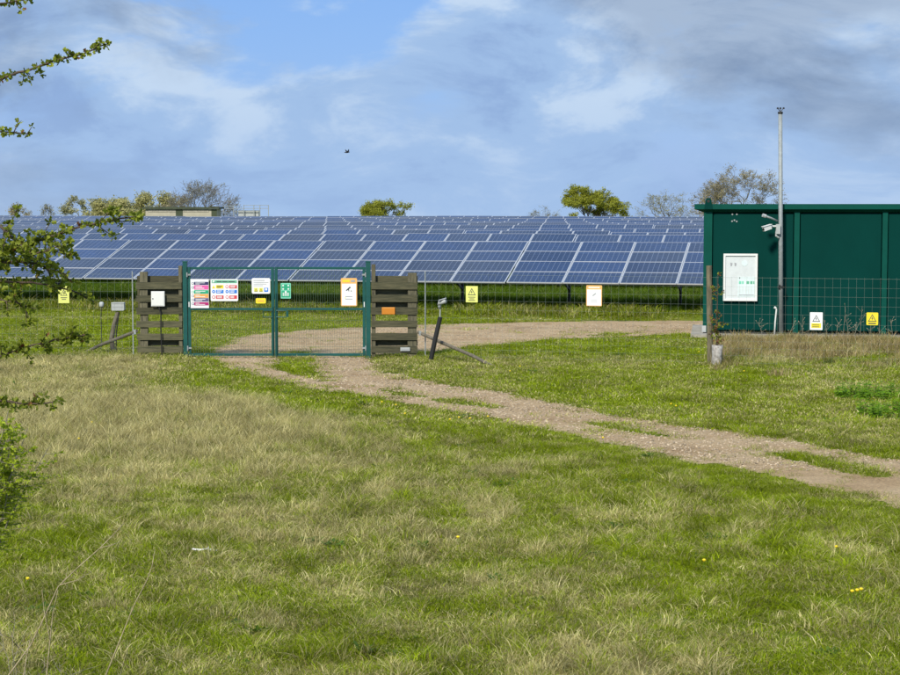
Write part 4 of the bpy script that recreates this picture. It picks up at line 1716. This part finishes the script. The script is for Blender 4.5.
def tuft_mesh(name, seed, n, hmin, hmax, width, lean, radius, seg=2, gm='grass'):
    rd = np.random.default_rng(seed)
    V, Fc, tone, draw = [], [], [], []
    for i in range(n):
        a = rd.random() * 2 * math.pi
        rr = radius * math.sqrt(rd.random())
        bx, by = rr * math.cos(a), rr * math.sin(a)
        h = rd.uniform(hmin, hmax) * (1 - .45 * rr / radius)
        la = a + rd.normal(0, 1.1)
        ln = h * rd.uniform(.2, 1.0) * lean
        wd = width * rd.uniform(.6, 1.3)
        fa = rd.random() * math.pi
        sx, sy = math.cos(fa) * wd / 2, math.sin(fa) * wd / 2
        o = len(V)
        for k in range(seg + 1):
            t = k / seg
            cx, cy = bx + math.cos(la) * ln * t ** 1.8, by + math.sin(la) * ln * t ** 1.8
            cz = h * (t - min(.62, .28 * lean) * t * t) - .004
            if k < seg:
                V += [(cx - sx * (1 - .4 * t), cy - sy * (1 - .4 * t), cz), (cx + sx * (1 - .4 * t), cy + sy * (1 - .4 * t), cz)]
            else:
                V.append((cx, cy, cz))
        for k in range(seg - 1):
            Fc.append((o + 2 * k, o + 2 * k + 1, o + 2 * k + 3, o + 2 * k + 2))
        Fc.append((o + 2 * seg - 2, o + 2 * seg - 1, o + 2 * seg))
        tn, dr = rd.random(), rd.random()
        tone += [tn] * (2 * seg + 1)
        draw += [dr] * (2 * seg + 1)
    me = bpy.data.meshes.new(name)
    me.from_pydata(V, [], Fc)
    for nm, vals in (('tone', tone), ('draw', draw)):
        at = me.attributes.new(nm, 'FLOAT', 'POINT')
        at.data.foreach_set('value', np.array(vals, dtype=np.float32))
    me.materials.append(M[gm])
    return me


def proto(name, me, coll):
    o = bpy.data.objects.new(name, me)
    coll.objects.link(o)


def proto_set(name, items):
    c = bpy.data.collections.new(name)
    for i, me in enumerate(items):
        proto('%s_%02d' % (name, i), me, c)
    return c


def scatter(name, pts, scl, dry, ncol, coll, label, kind='stuff', tilt=.12):
    """points carrying scale, dryness and kind; geometry nodes put a tuft on each"""
    n = len(pts)
    me = bpy.data.meshes.new(name)
    me.from_pydata(pts.tolist(), [], [])
    rot = np.stack([rng.normal(0, tilt, n), rng.normal(0, tilt, n), rng.random(n) * 6.283], 1).astype(np.float32)
    val = np.clip(.95 + (fbm(pts[:, 0] * 3.6 + 5, pts[:, 1] * 2.8 + 8, 3) - .5) * 1.05 + rng.normal(0, .17, n), .45, 1.4).astype(np.float32)   # each tuft its own vigour
    for nm, typ, arr in (('val', 'FLOAT', val), ('rot', 'FLOAT_VECTOR', rot), ('scl', 'FLOAT', np.asarray(scl, np.float32)), ('dry', 'FLOAT', np.asarray(dry, np.float32))):
        at = me.attributes.new(nm, typ, 'POINT')
        at.data.foreach_set('vector' if typ == 'FLOAT_VECTOR' else 'value', arr.ravel())
    at = me.attributes.new('pick', 'INT', 'POINT')
    at.data.foreach_set('value', rng.integers(0, ncol, n).astype(np.int32))
    o = bpy.data.objects.new(name, me)
    COL.objects.link(o)
    ng = bpy.data.node_groups.new('scatter_' + name, 'GeometryNodeTree')
    ng.interface.new_socket('Geometry', in_out='INPUT', socket_type='NodeSocketGeometry')
    ng.interface.new_socket('Geometry', in_out='OUTPUT', socket_type='NodeSocketGeometry')
    N, L = ng.nodes, ng.links
    gi, go = N.new('NodeGroupInput'), N.new('NodeGroupOutput')
    ip = N.new('GeometryNodeInstanceOnPoints')
    ci = N.new('GeometryNodeCollectionInfo')
    ci.inputs['Collection'].default_value = coll
    ci.inputs['Separate Children'].default_value = True
    ci.inputs['Reset Children'].default_value = True

    def named(nm, typ):
        a = N.new('GeometryNodeInputNamedAttribute')
        a.data_type = typ
        a.inputs['Name'].default_value = nm
        return a.outputs['Attribute']
    L.new(gi.outputs[0], ip.inputs['Points'])
    L.new(ci.outputs[0], ip.inputs['Instance'])
    ip.inputs['Pick Instance'].default_value = True
    L.new(named('pick', 'INT'), ip.inputs['Instance Index'])
    e2r = N.new('FunctionNodeEulerToRotation')
    L.new(named('rot', 'FLOAT_VECTOR'), e2r.inputs[0])
    L.new(e2r.outputs[0], ip.inputs['Rotation'])
    L.new(named('scl', 'FLOAT'), ip.inputs['Scale'])
    L.new(ip.outputs[0], go.inputs[0])
    md = o.modifiers.new('scatter', 'NODES')
    md.node_group = ng
    tag(o, label, None, None, kind)
    return o


SHORT = proto_set('short_tuft', [tuft_mesh('short_tuft', 100 + i, 64, .03, .10, .0038, 1.7, .14) for i in range(6)])
LONG = proto_set('long_tuft', [tuft_mesh('long_tuft', 200 + i, 44, .14, .38, .0036, 1.0, .11, 3) for i in range(6)])
FARG = proto_set('far_tuft', [tuft_mesh('far_tuft', 300 + i, 80, .03, .09, .009, 1.4, .26) for i in range(5)])
FLONG = proto_set('far_long_tuft', [tuft_mesh('far_long_tuft', 400 + i, 60, .10, .32, .007, 1.3, .20) for i in range(5)])


DEADT = proto_set('dead_tuft', [tuft_mesh('dead_tuft', 500 + i, 50, .14, .42, .008, .7, .20, 2, 'dead_grass') for i in range(5)])
LUSH_SHADE = proto_set('lush_shade_tuft', [tuft_mesh('lush_shade_tuft', 700 + i, 60, .10, .32, .008, 1.1, .20, 2, 'lush_shade_grass') for i in range(5)])
TUSS = proto_set('tussock', [tuft_mesh('tussock', 600 + i, 90, .10, .30, .0042, 1.2, .10, 3) for i in range(5)])


def bell(v, c, w):
    return np.exp(-((v - c) / w) ** 2)


def smooth(v, a, b):
    t = np.clip((v - a) / (b - a), 0, 1)
    return t * t * (3 - 2 * t)


def candidates(y0, y1, per_m2, margin=1.35):
    """random ground points between two distances, a little wider than the view"""
    n = int(per_m2 * (y1 - y0) * (y1 + y0) * .25 * margin * 2)
    u = rng.random(n)
    Y = np.sqrt(y0 * y0 + u * (y1 * y1 - y0 * y0))
    X = (rng.random(n) * 2 - 1) * Y * .25 * margin
    return X, Y


EDGE_X = np.array([0, 150, 225, 270, 330, 400, 480, 560, 640, 720, 800, 860, 1000.])
EDGE_Y = np.array([352, 355, 363, 379, 391, 403, 417, 434, 450, 466, 483, 497, 530.])


def dryness(X, Y):
    """how strawy the meadow is at a place (0 green, 1 straw)"""
    px, py = to_px(X, Y)
    n1 = fbm(X * .55 + 3, Y * .40, 4)
    n2 = fbm(X * 2.2 + 9, Y * 1.6 + 4, 3)
    below = py - np.interp(px, EDGE_X, EDGE_Y)             # >0: camera side of the track
    d = .42 + (n1 - .5) * .7 + (n2 - .5) * 1.1 + (fbm(X * 6 + 2, Y * 5, 2) - .5) * .7
    straw = smooth(below, 16, 50) * (1 - smooth(py, 405, 500)) * (1 - smooth(px, 270, 470))
    straw = np.maximum(straw, (1 - smooth(px, 120, 190)) * smooth(py, 352, 366) * (1 - smooth(py, 430, 500)))
    d = np.minimum(d + straw * .55, .80 + .2 * n2)
    d = d - .22 * bell(below, 12, 26) * (below > -5) * smooth(px, 150, 230)       # lush verge of the track
    d = d - .16 * smooth(px, 560, 800) * smooth(below, 10, 60)
    up = (below < -10)
    d = np.where(up, .30 + (n1 - .5) * .9 + (n2 - .5) * .7, d)
    rank = up & (px > 715) & (py > 338) & (py < 362 + (n2 - .5) * 50)
    d = np.where(Y > GD + .3, .16 + (n1 - .5) * .7 + (n2 - .5) * .4, d)
    d = np.where(rank, .55 + (n2 - .5) * 1.4, d)
    return np.clip(d, 0, 1), straw, rank, below


def clear_of_gravel(X, Y, strict=0.0):
    f1 = cover_field(TRACK, STRIPS, X, Y)
    f2 = cover_field(YARD, YARD_STRIPS, X, Y)
    f = np.maximum(f1, f2)
    keep = f < -.02 + strict
    keep |= (f < .4) & (rng.random(len(X)) < .08)
    keep |= (rng.random(len(X)) < .012)
    rel = np.stack([X - CON_O.x, Y - CON_O.y], 1)
    u = rel @ np.array([CON_X.x, CON_X.y])
    v = rel @ np.array([CON_Y.x, CON_Y.y])
    return keep & ~((u > -.32) & (u < 9.7) & (v > -.57) & (v < 3.3))


def three(X, Y, z=0.0):
    return np.stack([X, Y, ground_z(X, Y) + z], 1)


# near and middle meadow: short tufts
X, Y = candidates(10.5, 27, 105)
d, straw, rank, below = dryness(X, Y)
k = clear_of_gravel(X, Y) & (rng.random(len(X)) < 1 - .6 * smooth(fbm(X * 1.7 + 80, Y * 1.7 + 20, 3), .58, .70))
X, Y, d, straw, below = X[k], Y[k], d[k], straw[k], below[k]
sc_ = (.75 + .6 * rng.random(len(X))) * (1 + .5 * fbm(X * .9, Y * .9, 3)) * np.where(np.abs(below) < 22, .75, 1)
scatter('grass', three(X, Y), sc_, np.clip(d + rng.normal(0, .2, len(X)), 0, 1), 6, SHORT, 'short mixed meadow grass in the foreground')
# long straw and seed stalks among it
X, Y = candidates(10.5, 30, 34)
d, straw, rank, below = dryness(X, Y)
pr = np.clip(.03 + straw * 1.0 + (d - .45) * 1.0, .015, 1) * (below > 14)
k = clear_of_gravel(X, Y, -.25) & (rng.random(len(X)) < pr)
X, Y, d, straw = X[k], Y[k], d[k], straw[k]
scatter('straw_grass', three(X, Y), .5 + .55 * rng.random(len(X)) + .3 * straw, np.clip(d + .22 + rng.normal(0, .15, len(X)), 0, 1), 6, LONG, 'tall dry straw coloured grass in the meadow')
# scattered tussocks, some green, some dead, of all sizes
X, Y = candidates(10.5, 36, 11)
d, straw, rank, below = dryness(X, Y)
k = clear_of_gravel(X, Y, -.25) & (below > 16) & (fbm(X * 1.1 + 60, Y * 1.1, 3) > .50)
X, Y, d = X[k], Y[k], d[k]
scatter('tussocks', three(X, Y), .4 + .85 * rng.random(len(X)) ** 1.5, np.clip(d + rng.normal(0, .3, len(X)), 0, 1), 5, TUSS, 'scattered denser tussocks standing above the meadow grass', tilt=.25)
# farther meadow up to the panels
X, Y = candidates(25, 56, 30, 1.25)
d, straw, rank, below = dryness(X, Y)
k = clear_of_gravel(X, Y)
X, Y, d, rank, below = X[k], Y[k], d[k], rank[k], below[k]
scatter('far_grass', three(X, Y), (.55 + .6 * rng.random(len(X))) * (1 + .4 * fbm(X * .8, Y * .8, 3)), np.clip(d + rng.normal(0, .12, len(X)), 0, 1), 5, FARG, 'short grass around the gate and inside the fence')
X, Y = candidates(25, 46, 20, 1.25)
d, straw, rank, below = dryness(X, Y)
pr = np.clip(straw * .7 + rank * .2 + .05 * (Y < GD), 0, 1)
k = clear_of_gravel(X, Y, -.3) & (rng.random(len(X)) < pr)
X, Y, d, rank = X[k], Y[k], d[k], rank[k]
scatter('far_straw_grass', three(X, Y), .55 + .6 * rng.random(len(X)) + .3 * rank, np.clip(d + .10 + rng.normal(0, .15, len(X)), 0, 1), 5, FLONG, 'tall dry grass before the container and left screen')
X, Y = candidates(33, 46, 26, 1.25)
d, straw, rank, below = dryness(X, Y)
k = rank & clear_of_gravel(X, Y, -.3) & (rng.random(len(X)) < smooth(fbm(X * 1.3 + 12, Y * 1.3, 3), .30, .55) * .9)
X, Y = X[k], Y[k]
scatter('dead_grass', three(X, Y), .4 + .8 * rng.random(len(X)), np.clip(.68 + rng.normal(0, .35, len(X)), 0, 1), 5, DEADT, 'brown dead grass along the foot of the container')
# uncut growth along fence, screens and stakes
tx, ty = [], []
for a, b_, n in ((L0, L1, 60), (F0, F1, 60), (F1, F2, 60), (Vector((gx(137), GD - .1, 0)), Vector((gx(183), GD - .1, 0)), 26), (Vector((gx(371), GD - .1, 0)), Vector((gx(420), GD - .1, 0)), 20)):
    t = rng.random(n)
    tx += list(a.x + (b_.x - a.x) * t + rng.normal(0, .06, n))
    ty += list(a.y + (b_.y - a.y) * t - .05 + rng.normal(0, .16, n))
tx, ty = np.array(tx), np.array(ty)
scatter('fence_grass', three(tx, ty), .45 + .6 * rng.random(len(tx)), np.clip(.45 + rng.normal(0, .3, len(tx)), 0, 1), 5, FLONG, 'uncut grass along the foot of the fence')
# rank grass under and between the panel rows, its dark colour deepening their shade
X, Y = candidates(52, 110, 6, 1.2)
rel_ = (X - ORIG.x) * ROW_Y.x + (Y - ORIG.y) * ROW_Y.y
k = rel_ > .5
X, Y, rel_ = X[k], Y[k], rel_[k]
scatter('panel_grass', three(X, Y), 1.15 + .5 * rng.random(len(X)), np.clip(.05 + rng.normal(0, .08, len(X)), 0, 1), 5, LUSH_SHADE, 'green grass between and under the panel rows')
t = rng.random(900)
ex = ORIG.x + ROW_X.x * (t * 44 - 26) + rng.normal(0, .18, 900) * 1.2
ey = ORIG.y + ROW_X.y * (t * 44 - 26) + rng.normal(.25, .25, 900)
kk = fbm(ex * .7, ey * .0 + 3, 3) > .30
ex, ey = ex[kk], ey[kk]
scatter('drip_line_grass', three(ex, ey), 1.35 + .6 * rng.random(len(ex)), np.clip(.28 + rng.normal(0, .2, len(ex)), 0, 1), 5, FLONG, 'taller tussocks below the front edge of the panels')

def rosette_mesh(seed):
    rd = random.Random(seed)
    mb = MB()
    for j in range(26):
        a = rd.random() * 6.283
        r = .09 * math.sqrt(rd.random())
        c = Vector((r * math.cos(a), r * math.sin(a), .01 + .05 * rd.random()))
        u = Vector((math.cos(a + rd.gauss(0, .6)), math.sin(a + rd.gauss(0, .6)), rd.uniform(.0, .6))).normalized()
        leaf_shape(mb, c, u, u.cross(Vector((0, 0, 1))).normalized(), rd.uniform(.03, .06))
    return mb.mesh('broad_leaf_weed', M['dock'])


ROSETTE = proto_set('broad_leaf_weed', [rosette_mesh(i) for i in range(4)])
X, Y = candidates(11, 37, .5, 1.2)
k = clear_of_gravel(X, Y, -.3) & (fbm(X * .6 + 31, Y * .6 + 7, 3) > .52)
X, Y = X[k], Y[k]
scatter('broad_leaf_weeds', three(X, Y), .35 + .75 * rng.random(len(X)), np.zeros(len(X)), 4, ROSETTE, 'low dark green broad leaved weeds in the grass')

# loose stones on the track
def stone_mesh(seed):
    rd = random.Random(seed)
    mb = MB()
    n = 6
    for z, r in ((0, .8), (.45, 1.0), (.8, .55)):
        for k in range(n):
            a = 2 * math.pi * k / n
            q = r * rd.uniform(.75, 1.15)
            mb.v.append((q * math.cos(a) * 1.2, q * math.sin(a), z * rd.uniform(.85, 1.1)))
    for j in range(2):
        for k in range(n):
            mb.f.append((j * n + k, j * n + (k + 1) % n, (j + 1) * n + (k + 1) % n, (j + 1) * n + k))
    mb.f.append(tuple(range(2 * n, 3 * n)))
    mb.m = [0] * len(mb.f)
    return mb.mesh('stone', M['stone'])


STONES = proto_set('stone', [stone_mesh(i) for i in range(5)])
X, Y = candidates(22, 50, 170, 1.15)
f = np.maximum(cover_field(TRACK, STRIPS, X, Y), cover_field(YARD, YARD_STRIPS, X, Y))
k = (f > .0) & (rng.random(len(X)) < np.where(Y > GD, .45, 1))
X, Y = X[k], Y[k]
scatter('loose_stones', three(X, Y, .008), .005 + .014 * rng.random(len(X)) ** 2.6, np.zeros(len(X)), 5, STONES, 'small loose stones on the gravel track', tilt=.3)


# weeds: dead stems against the container, nettles, dandelions
def weeds():
    rd = random.Random(31)
    for i, (px, top) in enumerate(sorted(((763, 322), (802, 315), (835, 322), (843, 309), (849, 318), (860, 306), (853, 322), (893, 319), (828, 320), (870, 318), (788, 324), (880, 322)))):
        b = con_pt(px, 337, -.62)
        b.z = 0
        root = empty('dry_weed', b, 0, 'dry weed stem at the container foot, %s counting from the left' % ORD[i], 'weed', 'dry weeds along the container')
        h = P(px, top, b.y).z
        mb = MB()
        lean = rd.uniform(-.12, .18)
        pts = [Vector((0, 0, -.03)), Vector((lean * .3, 0, h * .4)), Vector((lean, 0, h))]
        mb.tube(pts, [.006, .005, .003], 5, cap=False)
        mb.build('stem', M['weed'], root)
        mb = MB()
        for k in range(7):
            a = pts[1].lerp(pts[2], rd.random()) if rd.random() < .7 else pts[0].lerp(pts[1], rd.random())
            e = a + Vector((rd.gauss(0, .09), rd.gauss(0, .06), rd.uniform(.04, .14)))
            mb.tube([a, e], [.0035, .0025], 4, cap=False)
            mb.tube([e, e + (e - a).normalized() * .03], [.010, .004], 5)
        mb.build('side_shoots', M['weed'], root)
    def clump(px, py, rx, nstem, hmin, hmax, label):
        b = G(px, py)
        root = empty('nettle_clump', b, 0, label, 'nettles', 'nettle clumps on the right')
        lv, st = MB(), MB()
        for k in range(nstem):
            a, r = rd.random() * 6.283, rx * math.sqrt(rd.random())
            p = Vector((r * math.cos(a), r * math.sin(a) * .9, 0))
            h = rd.uniform(hmin, hmax)
            tip = p + Vector((rd.gauss(0, .03), rd.gauss(0, .03), h))
            st.tube([p, tip], [.005, .003], 4, cap=False)
            for j in range(12):
                t = .15 + .85 * j / 11
                c = p.lerp(tip, t)
                an = j * 2.4 + rd.random()
                u = Vector((math.cos(an), math.sin(an), rd.uniform(-.2, .35))).normalized()
                w = u.cross(Vector((0, 0, 1))).normalized()
                leaf_shape(lv, c, u, w, rd.uniform(.05, .10) * (1.15 - .5 * t))
        st.build('stems', M['nettle'], root)
        tag(lv.build('foliage', M['nettle'], root), kind='stuff')
    clump(872, 398, .62, 70, .06, .30, 'leafy green nettle clump farther from the track')
    clump(894, 417, .60, 66, .06, .32, 'leafy green nettle clump nearer the track by right edge')
    # dandelions
    spots = [(852, 605, 'leftmost of three yellow dandelions at the lower right'), (857, 604, 'middle of three yellow dandelions at the lower right'), (861, 603, 'rightmost of three yellow dandelions at the lower right'),
             (836, 559, 'lone yellow dandelion below the track near the right edge'), (704, 573, 'lone yellow dandelion in the right foreground grass'), (458, 549, 'lone yellow dandelion in the middle of the foreground'),
             (28, 592, 'lone yellow dandelion by the dead stalks lower left'), (382, 409, 'leftmost yellow dandelion on the verge below the gate'), (396, 412, 'second yellow dandelion from left on the verge below the gate'),
             (405, 421, 'yellow dandelion set lowest on the verge below the gate'), (450, 427, 'first of four yellow dandelions in a row beside the track'), (459, 425, 'second of four yellow dandelions in a row beside the track'),
             (470, 426, 'third of four yellow dandelions in a row beside the track'), (488, 424, 'last of four yellow dandelions in a row beside the track'), (671, 411, 'left one of two yellow dandelions above the track'),
             (676, 413, 'right one of two yellow dandelions above the track'), (744, 377, 'yellow dandelion right of the tree guard'), (699, 357, 'yellow dandelion just left of the wooden fence post'),
             (603, 446, 'yellow dandelion on the near verge right of the row of four'), (92, 430, 'upper yellow dandelion in the straw at left'), (79, 447, 'lower yellow dandelion in the straw at left'),
             (510, 377, 'lower yellow dandelion near the foot of the right strut'), (520, 372, 'upper yellow dandelion near the foot of the right strut')]
    me_h, me_s = None, None
    for px, py, lab in spots:
        b = G(px, py)
        root = empty('dandelion', b, rd.random() * 6, lab, 'flower', 'dandelions scattered in the grass')
        if me_h is None:
            mb = MB()
            mb.tube([(0, 0, .105), (0, 0, .118), (0, 0, .128)], [.009, .018, .010], 9)
            me_h = mb.mesh('flower_head', M['flower'])
            mb = MB()
            mb.tube([(0, 0, -.02), (.004, 0, .05), (0, 0, .106)], .0025, 5)
            me_s = mb.mesh('stalk', M['nettle'])
        link('flower_head', me_h, root)
        link('stalk', me_s, root)


weeds()
